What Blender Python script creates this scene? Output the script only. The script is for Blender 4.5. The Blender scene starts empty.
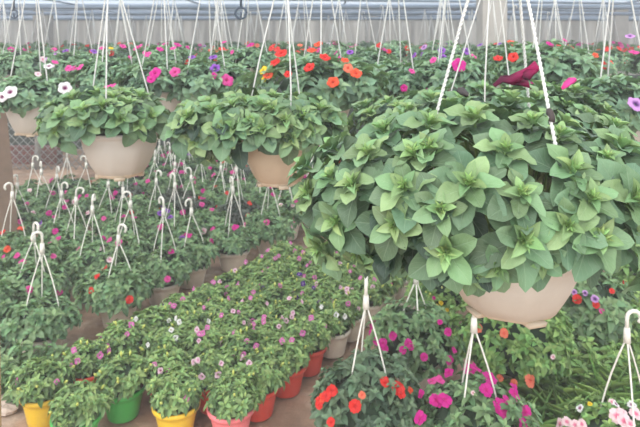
import bpy, math, random
import numpy as np
from mathutils import Vector, Matrix

S = bpy.context.scene
COL = S.collection
F_PX, HZ, CAMZ = 600.0, 45.0, 1.70          # focal length in pixels, horizon row, eye height


def at(px, py, d):
    """world point seen at a pixel, d metres ahead"""
    return Vector(((px - 320) / F_PX * d, d, CAMZ - (py - HZ) / F_PX * d))


def to_px(p):
    return 320 + p[0] / p[1] * F_PX, HZ + (CAMZ - p[2]) / p[1] * F_PX


def ordn(n):
    w = ['first', 'second', 'third', 'fourth', 'fifth', 'sixth', 'seventh', 'eighth', 'ninth', 'tenth', 'eleventh',
         'twelfth', 'thirteenth', 'fourteenth', 'fifteenth', 'sixteenth', 'seventeenth', 'eighteenth', 'nineteenth',
         'twentieth', 'twenty-first', 'twenty-second', 'twenty-third', 'twenty-fourth', 'twenty-fifth', 'twenty-sixth']
    return w[n]


# ------------------------------------------------------------------ materials
def new_mat(name):
    m = bpy.data.materials.new(name)
    m.use_nodes = True
    nt = m.node_tree
    nt.nodes.clear()
    out = nt.nodes.new('ShaderNodeOutputMaterial')
    return m, nt, out


def N(nt, typ, **kw):
    n = nt.nodes.new(typ)
    for k, v in kw.items():
        if k in n.inputs:
            n.inputs[k].default_value = v
        else:
            setattr(n, k, v)
    return n


def mathn(nt, op, a, b=None, clamp=False):
    n = nt.nodes.new('ShaderNodeMath')
    n.operation = op
    n.use_clamp = clamp
    for i, x in enumerate((a, b)):
        if x is None:
            continue
        if isinstance(x, (int, float)):
            n.inputs[i].default_value = x
        else:
            nt.links.new(x, n.inputs[i])
    return n.outputs[0]


def mixc(nt, fac, a, b, blend='MIX'):
    n = nt.nodes.new('ShaderNodeMix')
    n.data_type = 'RGBA'
    n.blend_type = blend
    for i, x in ((0, fac), (6, a), (7, b)):
        if isinstance(x, (int, float)):
            n.inputs[i].default_value = x
        elif isinstance(x, tuple):
            n.inputs[i].default_value = (*x[:3], 1)
        else:
            nt.links.new(x, n.inputs[i])
    return n.outputs[2]


def srgb(r, g, b):
    f = lambda c: (c / 255 / 12.92) if c / 255 <= 0.04045 else ((c / 255 + 0.055) / 1.055) ** 2.4
    return (f(r), f(g), f(b))


def leaf_mat(name, dark, mid, young, veins=True, transl=0.25, rough=0.5):
    m, nt, out = new_mat(name)
    L = nt.links
    att = N(nt, 'ShaderNodeAttribute', attribute_name='tint')
    sep = N(nt, 'ShaderNodeSeparateColor')
    L.new(att.outputs['Color'], sep.inputs[0])
    r, g, b = sep.outputs
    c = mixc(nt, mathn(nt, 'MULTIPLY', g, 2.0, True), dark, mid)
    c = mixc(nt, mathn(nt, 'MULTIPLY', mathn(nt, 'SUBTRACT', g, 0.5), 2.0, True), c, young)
    val = mathn(nt, 'ADD', mathn(nt, 'MULTIPLY', r, 0.7), 0.65)
    hsv = N(nt, 'ShaderNodeHueSaturation')
    L.new(c, hsv.inputs['Color'])
    L.new(val, hsv.inputs['Value'])
    L.new(mathn(nt, 'ADD', mathn(nt, 'MULTIPLY', b, 0.05), 0.475), hsv.inputs['Hue'])
    c = hsv.outputs[0]
    bs = N(nt, 'ShaderNodeBsdfPrincipled', Roughness=rough)
    bs.inputs['Specular IOR Level'].default_value = 0.35
    if veins:
        uv = N(nt, 'ShaderNodeUVMap', uv_map='UVMap')
        sx = N(nt, 'ShaderNodeSeparateXYZ')
        L.new(uv.outputs[0], sx.inputs[0])
        ax = mathn(nt, 'ABSOLUTE', mathn(nt, 'SUBTRACT', sx.outputs[0], 0.5))
        midrib = mathn(nt, 'SUBTRACT', 1.0, mathn(nt, 'DIVIDE', ax, 0.035), True)
        fr = mathn(nt, 'FRACT', mathn(nt, 'SUBTRACT', mathn(nt, 'MULTIPLY', sx.outputs[1], 7.0), mathn(nt, 'MULTIPLY', ax, 4.5)))
        side = mathn(nt, 'SUBTRACT', 1.0, mathn(nt, 'DIVIDE', mathn(nt, 'ABSOLUTE', mathn(nt, 'SUBTRACT', fr, 0.5)), 0.09), True)
        v = mathn(nt, 'MAXIMUM', midrib, mathn(nt, 'MULTIPLY', side, 0.45))
        c2 = mixc(nt, mathn(nt, 'MULTIPLY', v, 0.4), c, mixc(nt, 0.5, c, (0.5, 0.62, 0.42)))
        # fine mottling
        tc = N(nt, 'ShaderNodeTexCoord')
        nz = N(nt, 'ShaderNodeTexNoise', Scale=60.0, Detail=3.0)
        L.new(tc.outputs['Object'], nz.inputs['Vector'])
        c = mixc(nt, mathn(nt, 'MULTIPLY', nz.outputs[0], 0.25), c2, mixc(nt, 0.5, c2, (0.02, 0.05, 0.03)))
        bp = N(nt, 'ShaderNodeBump', Strength=0.35, Distance=0.003)
        L.new(mathn(nt, 'SUBTRACT', 1.0, v), bp.inputs['Height'])
        L.new(bp.outputs[0], bs.inputs['Normal'])
    L.new(c, bs.inputs['Base Color'])
    tr = N(nt, 'ShaderNodeBsdfTranslucent')
    L.new(mixc(nt, 0.5, c, (0.25, 0.4, 0.06)), tr.inputs[0])
    mx = N(nt, 'ShaderNodeMixShader')
    mx.inputs[0].default_value = transl
    L.new(bs.outputs[0], mx.inputs[1])
    L.new(tr.outputs[0], mx.inputs[2])
    L.new(mx.outputs[0], out.inputs[0])
    return m


def plastic(name, col, dirt=None, rough=0.5, scale=6.0, amount=0.5, zdirt=None):
    """moulded plastic with procedural grime; zdirt=(z0,z1) makes grime grow towards the foot"""
    m, nt, out = new_mat(name)
    L = nt.links
    bs = N(nt, 'ShaderNodeBsdfPrincipled', Roughness=rough)
    bs.inputs['Specular IOR Level'].default_value = 0.35
    tc = N(nt, 'ShaderNodeTexCoord')
    nz = N(nt, 'ShaderNodeTexNoise', Scale=scale, Detail=6.0, Roughness=0.65)
    L.new(tc.outputs['Object'], nz.inputs['Vector'])
    dirt = dirt or tuple(x * 0.55 for x in col)
    fac = mathn(nt, 'MULTIPLY', mathn(nt, 'SUBTRACT', nz.outputs[0], 0.38, True), amount * 2.2, True)
    if zdirt:
        sx = N(nt, 'ShaderNodeSeparateXYZ')
        L.new(tc.outputs['Object'], sx.inputs[0])
        z = mathn(nt, 'DIVIDE', mathn(nt, 'SUBTRACT', zdirt[1], sx.outputs[2]), zdirt[1] - zdirt[0], True)
        fac = mathn(nt, 'ADD', mathn(nt, 'MULTIPLY', fac, 0.7), mathn(nt, 'MULTIPLY', z, 0.55), True)
    L.new(mixc(nt, fac, col, dirt), bs.inputs['Base Color'])
    L.new(bs.outputs[0], out.inputs[0])
    return m


def petal(name, col, centre, r=0.25):
    m, nt, out = new_mat(name)
    L = nt.links
    uv = N(nt, 'ShaderNodeUVMap', uv_map='UVMap')
    sx = N(nt, 'ShaderNodeSeparateXYZ')
    L.new(uv.outputs[0], sx.inputs[0])
    f = mathn(nt, 'DIVIDE', mathn(nt, 'SUBTRACT', sx.outputs[1], r * 0.5, True), r, True)
    nz = N(nt, 'ShaderNodeTexNoise', Scale=9.0, Detail=2.0)
    L.new(uv.outputs[0], nz.inputs['Vector'])
    c = mixc(nt, mathn(nt, 'MULTIPLY', nz.outputs[0], 0.45), col, tuple(x * 0.6 for x in col))
    c = mixc(nt, f, centre, c)
    bs = N(nt, 'ShaderNodeBsdfPrincipled', Roughness=0.6)
    bs.inputs['Specular IOR Level'].default_value = 0.2
    L.new(c, bs.inputs['Base Color'])
    tr = N(nt, 'ShaderNodeBsdfTranslucent')
    L.new(c, tr.inputs[0])
    mx = N(nt, 'ShaderNodeMixShader')
    mx.inputs[0].default_value = 0.3
    L.new(bs.outputs[0], mx.inputs[1])
    L.new(tr.outputs[0], mx.inputs[2])
    L.new(mx.outputs[0], out.inputs[0])
    return m


M = {}
M['leaf_big'] = leaf_mat('petunia leaf', (0.012, 0.032, 0.024), (0.140, 0.236, 0.126), (0.29, 0.44, 0.15), True, 0.14, 0.5)
M['leaf_imp'] = leaf_mat('impatiens leaf', (0.026, 0.056, 0.028), (0.110, 0.195, 0.090), (0.21, 0.33, 0.14), False, 0.15, 0.45)
M['leaf_dark'] = leaf_mat('dark impatiens leaf', (0.020, 0.042, 0.026), (0.082, 0.140, 0.080), (0.16, 0.24, 0.13), False, 0.12, 0.45)
M['leaf_tor'] = leaf_mat('torenia leaf', (0.032, 0.064, 0.026), (0.140, 0.235, 0.088), (0.30, 0.43, 0.14), False, 0.2, 0.5)
M['leaf_bright'] = leaf_mat('bright leaf', (0.038, 0.085, 0.026), (0.145, 0.265, 0.075), (0.28, 0.44, 0.13), False, 0.22, 0.5)
M['leaf_far'] = leaf_mat('hanging row leaf', (0.050, 0.100, 0.065), (0.135, 0.235, 0.140), (0.23, 0.36, 0.19), False, 0.2, 0.5)  # lightened to put the haze and roof light of the hanging rows into colour
M['leaf_purple'] = leaf_mat('purple leaf', (0.030, 0.028, 0.030), (0.060, 0.070, 0.055), (0.10, 0.13, 0.09), False, 0.1, 0.45)
M['core'] = plastic('gap shade core', (0.022, 0.045, 0.022), (0.012, 0.026, 0.014), 0.9, 60.0)  # filler inside the domes, shade seen through leaf gaps put into its colour
M['bud'] = plastic('yellow bud', (0.52, 0.55, 0.13), (0.38, 0.44, 0.10), 0.6, 40)
M['stem'] = plastic('green stem', (0.14, 0.24, 0.07), (0.10, 0.16, 0.06), 0.6, 40)
CREAM, GRIME = srgb(196, 182, 162), srgb(140, 112, 88)
M['pot_big'] = plastic('cream pot plastic', srgb(192, 184, 172), srgb(150, 124, 100), 0.5, 9.0, 0.5, (-0.145, -0.05))
M['pot_hang'] = plastic('cream pot plastic far', srgb(186, 181, 172), srgb(156, 142, 124), 0.5, 7.0, 0.35, (-0.18, -0.05))
M['pot_tan'] = plastic('tan pot plastic', srgb(182, 164, 140), srgb(142, 114, 92), 0.5, 8.0, 0.5, (-0.18, -0.05))
M['pot_cream'] = plastic('cream ground pot', srgb(222, 212, 196), srgb(166, 146, 124), 0.55, 9.0, 0.45)
M['pot_yellow'] = plastic('yellow pot plastic', srgb(226, 184, 52), srgb(170, 132, 52), 0.45, 8.0, 0.4)
M['pot_green'] = plastic('green pot plastic', srgb(74, 168, 78), srgb(64, 122, 66), 0.45, 8.0, 0.35)
M['pot_red'] = plastic('red pot plastic', srgb(214, 72, 58), srgb(150, 66, 54), 0.45, 8.0, 0.35)
M['pot_pink'] = plastic('pink pot plastic', srgb(232, 122, 128), srgb(180, 104, 100), 0.45, 8.0, 0.35)
M['soil_pot'] = plastic('potting soil', srgb(74, 60, 50), srgb(44, 36, 30), 0.95, 40.0)
M['tray'] = plastic('stained drip tray', srgb(194, 178, 156), srgb(140, 104, 76), 0.6, 22.0, 0.45)
M['rope'] = plastic('white rope', srgb(200, 199, 194), srgb(158, 154, 146), 0.75, 60.0, 0.4)
M['hanger'] = plastic('white plastic hanger', srgb(228, 224, 214), srgb(186, 178, 162), 0.4, 30.0, 0.35)
M['black_tie'] = plastic('black tape', srgb(52, 46, 46), srgb(80, 60, 48), 0.6, 60)
M['steel'] = plastic('galvanised pipe', srgb(128, 140, 154), srgb(92, 102, 114), 0.5, 5.0, 0.5)
M['hook_dark'] = plastic('dark steel', srgb(62, 74, 88), srgb(40, 46, 54), 0.5, 20.0)
M['concrete'] = plastic('weathered concrete', srgb(166, 161, 154), srgb(122, 117, 110), 0.85, 6.0, 0.55)
M['post_wood'] = plastic('weathered brown post', srgb(128, 106, 90), srgb(88, 72, 60), 0.85, 10.0, 0.6)
M['stake'] = plastic('bamboo stake', srgb(168, 140, 96), srgb(120, 98, 66), 0.7, 14.0, 0.5)
M['wire'] = plastic('fence wire', srgb(150, 152, 150), srgb(112, 108, 100), 0.5, 20.0)
M['stone'] = plastic('pale stone', srgb(190, 172, 158), srgb(140, 120, 104), 0.9, 14.0)
M['slab'] = plastic('pale paving', srgb(184, 172, 158), srgb(136, 116, 98), 0.9, 7.0, 0.6)
M['f_magenta'] = petal('magenta petal', srgb(208, 34, 142), srgb(190, 24, 118))
M['f_red'] = petal('red petal', srgb(222, 50, 44), srgb(196, 34, 34))
M['f_orange'] = petal('orange red petal', srgb(234, 86, 54), srgb(214, 60, 40))
M['f_coral'] = petal('coral petal', srgb(238, 122, 94), srgb(224, 92, 74))
M['f_pink'] = petal('pink petal', srgb(226, 76, 156), srgb(206, 52, 128))
M['f_violet'] = petal('violet petal', srgb(150, 84, 190), srgb(70, 30, 110), 0.4)
M['f_white'] = petal('white petal', srgb(244, 240, 240), srgb(140, 60, 110), 0.35)
M['f_blush'] = petal('blush petal', srgb(246, 214, 218), srgb(232, 130, 160), 0.3)
M['f_tor_pink'] = petal('torenia pink', srgb(218, 120, 180), srgb(238, 208, 222), 0.3)
M['f_tor_pale'] = petal('torenia pale pink', srgb(236, 196, 212), srgb(226, 150, 190), 0.35)
M['f_tor_white'] = petal('torenia white', srgb(240, 236, 234), srgb(230, 222, 190), 0.25)
M['f_tor_violet'] = petal('torenia violet', srgb(84, 44, 130), srgb(200, 170, 220), 0.35)
M['f_yellow'] = petal('yellow petal', srgb(240, 206, 50), srgb(200, 150, 30))
M['f_wilt'] = petal('wilted petal', srgb(158, 28, 84), srgb(86, 20, 50), 0.5)
M['f_lilac'] = petal('lilac petunia', srgb(206, 150, 214), srgb(84, 34, 110), 0.4)


def ground_mat():
    m, nt, out = new_mat('trodden earth')
    L = nt.links
    tc = N(nt, 'ShaderNodeTexCoord')
    n1 = N(nt, 'ShaderNodeTexNoise', Scale=1.6, Detail=8.0, Roughness=0.6)
    n2 = N(nt, 'ShaderNodeTexNoise', Scale=14.0, Detail=8.0, Roughness=0.7)
    n3 = N(nt, 'ShaderNodeTexNoise', Scale=3.7, Detail=4.0, Roughness=0.6)
    for n in (n1, n2, n3):
        L.new(tc.outputs['Object'], n.inputs['Vector'])
    f1 = mathn(nt, 'MULTIPLY', mathn(nt, 'SUBTRACT', n1.outputs[0], 0.36), 3.6, True)
    c = mixc(nt, f1, srgb(124, 98, 80), srgb(190, 156, 130))
    f3 = mathn(nt, 'MULTIPLY', mathn(nt, 'SUBTRACT', n3.outputs[0], 0.52), 6.0, True)
    c = mixc(nt, mathn(nt, 'MULTIPLY', f3, 0.7), c, srgb(196, 176, 158))
    f2 = mathn(nt, 'MULTIPLY', mathn(nt, 'SUBTRACT', n2.outputs[0], 0.45), 3.0, True)
    c = mixc(nt, mathn(nt, 'MULTIPLY', f2, 0.4), c, srgb(82, 66, 54))
    bs = N(nt, 'ShaderNodeBsdfPrincipled', Roughness=0.75)
    L.new(c, bs.inputs['Base Color'])
    bp = N(nt, 'ShaderNodeBump', Strength=0.6, Distance=0.03)
    L.new(n2.outputs[0], bp.inputs['Height'])
    L.new(bp.outputs[0], bs.inputs['Normal'])
    L.new(bs.outputs[0], out.inputs[0])
    return m


def film_mat(name, col, transp, streak_axis, scale):
    """greenhouse film: part clear, part milky"""
    m, nt, out = new_mat(name)
    L = nt.links
    tc = N(nt, 'ShaderNodeTexCoord')
    mp = N(nt, 'ShaderNodeMapping')
    mp.inputs['Scale'].default_value = streak_axis
    L.new(tc.outputs['Object'], mp.inputs[0])
    nz = N(nt, 'ShaderNodeTexNoise', Scale=scale, Detail=5.0, Roughness=0.6)
    L.new(mp.outputs[0], nz.inputs['Vector'])
    f = mathn(nt, 'MULTIPLY', mathn(nt, 'SUBTRACT', nz.outputs[0], 0.35), 3.0, True)
    c = mixc(nt, f, tuple(x * 0.62 for x in col), col)
    d = N(nt, 'ShaderNodeBsdfDiffuse')
    t = N(nt, 'ShaderNodeBsdfTranslucent')
    L.new(c, d.inputs[0])
    L.new(c, t.inputs[0])
    a = N(nt, 'ShaderNodeMixShader')
    a.inputs[0].default_value = 0.6
    L.new(d.outputs[0], a.inputs[1])
    L.new(t.outputs[0], a.inputs[2])
    tp = N(nt, 'ShaderNodeBsdfTransparent')
    b = N(nt, 'ShaderNodeMixShader')
    b.inputs[0].default_value = transp
    L.new(a.outputs[0], b.inputs[1])
    L.new(tp.outputs[0], b.inputs[2])
    L.new(b.outputs[0], out.inputs[0])
    return m


M['ground'] = ground_mat()
M['roof_film'] = film_mat('roof film', srgb(200, 208, 218), 0.60, (0.15, 3.0, 1), 2.2)
M['shade_film'] = film_mat('shade cloth', srgb(158, 170, 186), 0.22, (0.12, 4.0, 1), 2.4)
M['wall_film'] = film_mat('end wall sheet', srgb(206, 202, 196), 0.0, (5.0, 1, 0.4), 1.6)
M['net'] = plastic('dark shade netting', srgb(62, 72, 60), srgb(38, 46, 42), 0.9, 3.0)


def brick_mat():
    m, nt, out = new_mat('red brick')
    L = nt.links
    tc = N(nt, 'ShaderNodeTexCoord')
    mp = N(nt, 'ShaderNodeMapping')
    mp.inputs['Rotation'].default_value = (math.pi / 2, 0, 0)
    L.new(tc.outputs['Object'], mp.inputs[0])
    bt = N(nt, 'ShaderNodeTexBrick', Scale=4.0)
    bt.inputs['Color1'].default_value = (*srgb(128, 74, 66), 1)
    bt.inputs['Color2'].default_value = (*srgb(104, 62, 56), 1)
    bt.inputs['Mortar'].default_value = (*srgb(120, 108, 100), 1)
    L.new(mp.outputs[0], bt.inputs['Vector'])
    bs = N(nt, 'ShaderNodeBsdfPrincipled', Roughness=0.9)
    L.new(bt.outputs[0], bs.inputs['Base Color'])
    L.new(bs.outputs[0], out.inputs[0])
    return m


M['brick'] = brick_mat()


# ------------------------------------------------------------------ mesh building
class MB:
    def __init__(self):
        self.v, self.f, self.uv, self.t, self.mi = [], [], [], [], []
        self.n = 0
        self.mats = []

    def slot(self, mat):
        if mat not in self.mats:
            self.mats.append(mat)
        return self.mats.index(mat)

    def add(self, V, F, mat, UV=None, tint=(0.5, 0.5, 0.5)):
        V = np.asarray(V, float)
        s = self.slot(mat)
        self.v.append(V)
        self.uv.append(np.zeros((len(V), 2)) if UV is None else UV)
        self.t.append(np.tile(np.array([*tint, 1.0]), (len(V), 1)))
        n = self.n
        self.f.extend([tuple(i + n for i in f) for f in F])
        self.mi.extend([s] * len(F))
        self.n += len(V)

    def mesh(self, name, smooth=True):
        me = bpy.data.meshes.new(name)
        V = np.concatenate(self.v)
        me.from_pydata(V.tolist(), [], self.f)
        uvl = me.uv_layers.new(name='UVMap')
        li = np.empty(len(me.loops), np.int32)
        me.loops.foreach_get('vertex_index', li)
        uvl.data.foreach_set('uv', np.concatenate(self.uv)[li].astype(np.float32).ravel())
        ca = me.color_attributes.new('tint', 'FLOAT_COLOR', 'POINT')
        ca.data.foreach_set('color', np.concatenate(self.t).astype(np.float32).ravel())
        for m in self.mats:
            me.materials.append(m)
        me.polygons.foreach_set('material_index', self.mi)
        if smooth:
            me.polygons.foreach_set('use_smooth', [True] * len(me.polygons))
        me.update()
        return me

    # shapes -------------------------------------------------
    def tube(self, pts, r, mat, seg=6, tint=(0.5, 0.5, 0.5), cap=True):
        pts = [Vector(p) for p in pts]
        rs = r if isinstance(r, (list, tuple)) else [r] * len(pts)
        V, F = [], []
        up = Vector((0.13, 0.2, 1)).normalized()
        prev = None
        for i, p in enumerate(pts):
            a, b = pts[max(i - 1, 0)], pts[min(i + 1, len(pts) - 1)]
            t = (b - a).normalized()
            if prev is None:
                x = t.cross(up if abs(t.dot(up)) < 0.95 else Vector((1, 0, 0))).normalized()
            else:
                x = (prev - t * prev.dot(t)).normalized()
            prev = x
            y = t.cross(x)
            for k in range(seg):
                an = 2 * math.pi * k / seg
                V.append(p + (x * math.cos(an) + y * math.sin(an)) * rs[i])
        for i in range(len(pts) - 1):
            for k in range(seg):
                k2 = (k + 1) % seg
                F.append((i * seg + k, i * seg + k2, (i + 1) * seg + k2, (i + 1) * seg + k))
        if cap:
            F.append(tuple(reversed(range(seg))))
            F.append(tuple((len(pts) - 1) * seg + k for k in range(seg)))
        self.add([tuple(v) for v in V], F, mat, None, tint)

    def lathe(self, prof, mat, seg=32, rfun=None):
        V, F, UV = [], [], []
        for i, (r, z) in enumerate(prof):
            for k in range(seg):
                a = 2 * math.pi * k / seg
                rr = r * (rfun(a, i) if rfun else 1)
                V.append((rr * math.cos(a), rr * math.sin(a), z))
                UV.append((k / seg, i / len(prof)))
        for i in range(len(prof) - 1):
            for k in range(seg):
                k2 = (k + 1) % seg
                F.append((i * seg + k, i * seg + k2, (i + 1) * seg + k2, (i + 1) * seg + k))
        F.append(tuple(reversed(range(seg))))
        self.add(V, F, mat, np.array(UV))

    def box(self, lo, hi, mat):
        x0, y0, z0 = lo
        x1, y1, z1 = hi
        V = [(x0, y0, z0), (x1, y0, z0), (x1, y1, z0), (x0, y1, z0), (x0, y0, z1), (x1, y0, z1), (x1, y1, z1), (x0, y1, z1)]
        F = [(3, 2, 1, 0), (4, 5, 6, 7), (0, 1, 5, 4), (1, 2, 6, 5), (2, 3, 7, 6), (3, 0, 4, 7)]
        self.add(V, F, mat)


def leaf_template(ns, nx, wpos=0.42, fold=0.25, curl=0.25, tip=0.9, wave=0.0):
    """unit leaf: length 1 along +Y, half-width 0.5 at its widest, normal +Z"""
    V, UV, F = [], [], []
    xs = np.linspace(-1, 1, nx)
    a = wpos / (1 - wpos) * tip
    mx = (wpos ** a) * ((1 - wpos) ** tip)
    for i in range(ns + 1):
        t = i / ns
        w = 0.5 * (max(t, 0.0) ** a) * ((1 - t) ** tip) / mx
        w = max(w, 0.025 if t < 0.1 else 0.004)
        for x in xs:
            z = fold * abs(x) ** 1.3 * w - curl * t * t + 0.12 * curl * math.sin(t * math.pi)
            z += wave * math.sin(t * 9 + x * 2) * abs(x) * w
            V.append((x * w, t, z))
            UV.append(((x + 1) / 2, t))
    for i in range(ns):
        for k in range(nx - 1):
            b = i * nx + k
            F.append((b, b + 1, b + nx + 1, b + nx))
    return np.array(V), F, np.array(UV)


T_BIG = [leaf_template(8, 5, 0.46, 0.24, c, 0.74, 0.22) for c in (0.04, 0.13, 0.24)]
T_NAR = [leaf_template(5, 3, 0.40, 0.5, c, 0.9) for c in (0.05, 0.3)]
T_MED = [leaf_template(5, 3, 0.42, 0.3, c, 0.85) for c in (0.15, 0.4)]
T_SML = [leaf_template(4, 3, 0.42, 0.35, c, 0.9) for c in (0.12, 0.35)]
T_TIN = [leaf_template(3, 3, 0.45, 0.35, 0.25, 0.9)]


def add_leaf(mb, tmpl, pos, d, nrm, length, width, mat, tint):
    d = Vector(d).normalized()
    nrm = Vector(nrm)
    nrm = (nrm - d * nrm.dot(d))
    if nrm.length < 1e-4:
        nrm = d.orthogonal()
    nrm.normalize()
    x = d.cross(nrm)
    V, F, UV = tmpl
    R = np.array([[*(x * width)], [*(d * length)], [*(nrm * length)]])
    mb.add(V @ R + np.array(pos), F, mat, UV, tint)


def frame(ax):
    ax = Vector(ax).normalized()
    x = ax.orthogonal().normalized()
    return x, ax.cross(x), ax


def add_rosette(mb, rnd, pos, ax, size, mat, big=True, spec=None, youth=(0, 1)):
    """a shoot tip: whorls of leaves from broad old ones to a tuft of young ones"""
    x, y, z = frame(ax)
    pos = Vector(pos)
    spec = spec or ((5, 0.08, 1.0, 0.66, -0.20, 0.40), (5, 0.42, 0.72, 0.44, -0.05, 0.58),
                    (4, 0.8, 0.46, 0.26, 0.03, 0.78), (8, 1.15, 0.30, 0.085, 0.06, 1.0))
    a0 = rnd.random() * 6.28
    for wi, (n, el, ln, wd, h, yo) in enumerate(spec):
        a0 += 0.63
        for k in range(n):
            a = a0 + 2 * math.pi * k / n + rnd.uniform(-0.18, 0.18)
            e = el + rnd.uniform(-0.22, 0.22)
            rad = x * math.cos(a) + y * math.sin(a)
            d = rad * math.cos(e) + z * math.sin(e)
            nr = z * math.cos(e) - rad * math.sin(e)
            nr = nr + (x * rnd.uniform(-.25, .25) + y * rnd.uniform(-.25, .25))
            l = size * ln * rnd.uniform(0.85, 1.12)
            tm = rnd.choice((T_BIG if wi < 2 else T_NAR) if big else (T_SML if wi < 2 else T_TIN))
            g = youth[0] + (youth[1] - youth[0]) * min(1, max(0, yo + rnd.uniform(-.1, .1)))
            add_leaf(mb, tm, pos + z * (h * size) + rad * (0.05 * size), d, nr, l, l / ln * wd if wi < 3 else size * wd, mat,
                     (rnd.random(), g, rnd.random()))


def ellip(rnd, zmin=-0.3):
    """random unit-sphere point above zmin"""
    z = rnd.uniform(zmin, 1)
    a = rnd.random() * 2 * math.pi
    s = math.sqrt(max(0, 1 - z * z))
    return Vector((s * math.cos(a), s * math.sin(a), z))


SP_IMP = ((5, 0.10, 1.0, 0.58, -0.2, 0.45), (4, 0.6, 0.6, 0.34, 0.0, 0.75))
SP_TOR = ((4, 0.05, 1.0, 0.50, -0.3, 0.35), (4, 0.35, 0.8, 0.40, 0.0, 0.6), (3, 0.9, 0.45, 0.2, 0.05, 0.95))


def dome(seed, mat, rx, rz, cz, n, size, spec, zmin=-0.35, inner=0.7, buds=0, tmplset='small', skew=0.0):
    """bushy pot plant: shoots over a lumpy dome; origin at rim height on the pot axis"""
    rnd = random.Random(seed)
    mb = MB()
    # dark filler core, its colour stands in for shade between the leaves
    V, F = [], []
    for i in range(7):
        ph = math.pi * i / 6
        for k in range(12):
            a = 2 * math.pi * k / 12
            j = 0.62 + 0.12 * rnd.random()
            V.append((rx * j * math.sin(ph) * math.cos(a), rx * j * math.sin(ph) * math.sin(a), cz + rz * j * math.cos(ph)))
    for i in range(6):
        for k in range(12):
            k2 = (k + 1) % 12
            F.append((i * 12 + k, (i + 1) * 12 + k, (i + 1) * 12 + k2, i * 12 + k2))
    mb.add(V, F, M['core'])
    lump = [(ellip(rnd, -0.2), rnd.uniform(0.05, 0.22)) for _ in range(6)]
    for _ in range(n):
        u = ellip(rnd, zmin)
        rr = rnd.uniform(inner, 1.0) + sum(a * max(0, u.dot(c)) ** 6 for c, a in lump) - 0.05
        p = Vector((u.x * rx * rr, u.y * rx * rr, cz + u.z * rz * rr))
        nrm = Vector((u.x / rx, u.y / rx, u.z / rz)).normalized()
        ax = nrm * 0.75 + Vector((0, 0, 0.5)) + Vector((rnd.uniform(-.35, .35), rnd.uniform(-.35, .35), 0))
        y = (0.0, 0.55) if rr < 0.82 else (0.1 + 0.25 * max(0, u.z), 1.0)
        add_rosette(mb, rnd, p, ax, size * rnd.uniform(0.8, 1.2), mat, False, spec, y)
    for _ in range(buds):
        u = ellip(rnd, 0.1)
        p = Vector((u.x * rx, u.y * rx, cz + u.z * rz)) * 1.0 + Vector((0, 0, 0.012))
        ax = (u + Vector((0, 0, 0.6))).normalized()
        mb.tube([p - ax * 0.012, p, p + ax * 0.007, p + ax * 0.014], [0.0015, 0.005, 0.006, 0.002], M['bud'], 5)
    return mb.mesh('foliage')


# ------------------------------------------------------------------ flowers
def flower_petunia(mat):
    mb = MB()
    seg = 30
    V, F, UV = [], [], []
    rings = [(0.05, -0.65), (0.10, -0.3), (0.22, -0.04), (0.5, 0.06), (0.8, 0.05), (1.0, -0.03)]
    for i, (r, z) in enumerate(rings):
        for k in range(seg):
            a = 2 * math.pi * k / seg
            lob = 1 - (0.13 * (i / 5) ** 2) * (0.5 - 0.5 * math.cos(5 * a)) ** 2
            V.append((r * lob * math.cos(a), r * lob * math.sin(a), z + 0.07 * (i / 5) ** 2 * math.sin(5 * a + 0.7) + 0.04 * (i == 5) * math.sin(13 * a)))
            UV.append((k / seg, min(1, r)))
    for i in range(len(rings) - 1):
        for k in range(seg):
            k2 = (k + 1) % seg
            F.append((i * seg + k, i * seg + k2, (i + 1) * seg + k2, (i + 1) * seg + k))
    mb.add(V, F, mat, np.array(UV))
    return mb.mesh('flower')


def flower_impatiens(mat):
    mb = MB()
    for k in range(5):
        a = 2 * math.pi * k / 5
        R = np.array([[math.cos(a), math.sin(a), 0], [-math.sin(a), math.cos(a), 0], [0, 0, 1]])
        V, UV, F = [], [], []
        for i in range(5):
            t = i / 4
            w = [0.07, 0.26, 0.45, 0.53, 0.27][i] * (1.0 + 0.12 * math.sin(k * 2.4))
            for x in (-1, -0.5, 0, 0.5, 1):
                notch = -0.10 if (i == 4 and x == 0) else 0
                V.append((x * w, 0.05 + t * 0.95 + notch, 0.16 * t - 0.30 * t * t * (k % 2) + 0.16 * x * (k % 2 - 0.5) + 0.03 * (k % 3)))
                UV.append((x * .5 + .5, t))
        for i in range(4):
            for j in range(4):
                b = i * 5 + j
                F.append((b, b + 1, b + 6, b + 5))
        mb.add(np.array(V) @ R, F, mat, np.array(UV))
    mb.tube([(0, 0, -0.4), (0, 0, 0.06)], [0.05, 0.09], mat, 6)
    return mb.mesh('flower')


def flower_torenia(mat):
    mb = MB()
    seg = 20
    V, F, UV = [], [], []
    rings = [(0.12, -1.0), (0.26, -0.5), (0.34, -0.1), (0.62, 0.05), (1.0, 0.02)]
    for i, (r, z) in enumerate(rings):
        for k in range(seg):
            a = 2 * math.pi * k / seg
            lob = 1 - (0.20 * (i / 4) ** 2) * (0.5 - 0.5 * math.cos(4 * a)) ** 1.5
            V.append((r * lob * math.cos(a), r * lob * math.sin(a) * 0.9, z + 0.1 * (i / 4) * math.sin(2 * a)))
            UV.append((k / seg, min(1, r)))
    for i in range(len(rings) - 1):
        for k in range(seg):
            k2 = (k + 1) % seg
            F.append((i * seg + k, i * seg + k2, (i + 1) * seg + k2, (i + 1) * seg + k))
    mb.add(V, F, mat, np.array(UV))
    return mb.mesh('flower')


FL = {}


def fl(kind, colour):
    key = (kind, colour)
    if key not in FL:
        FL[key] = {'p': flower_petunia, 'i': flower_impatiens, 't': flower_torenia}[kind](M[colour])
    return FL[key]


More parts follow.
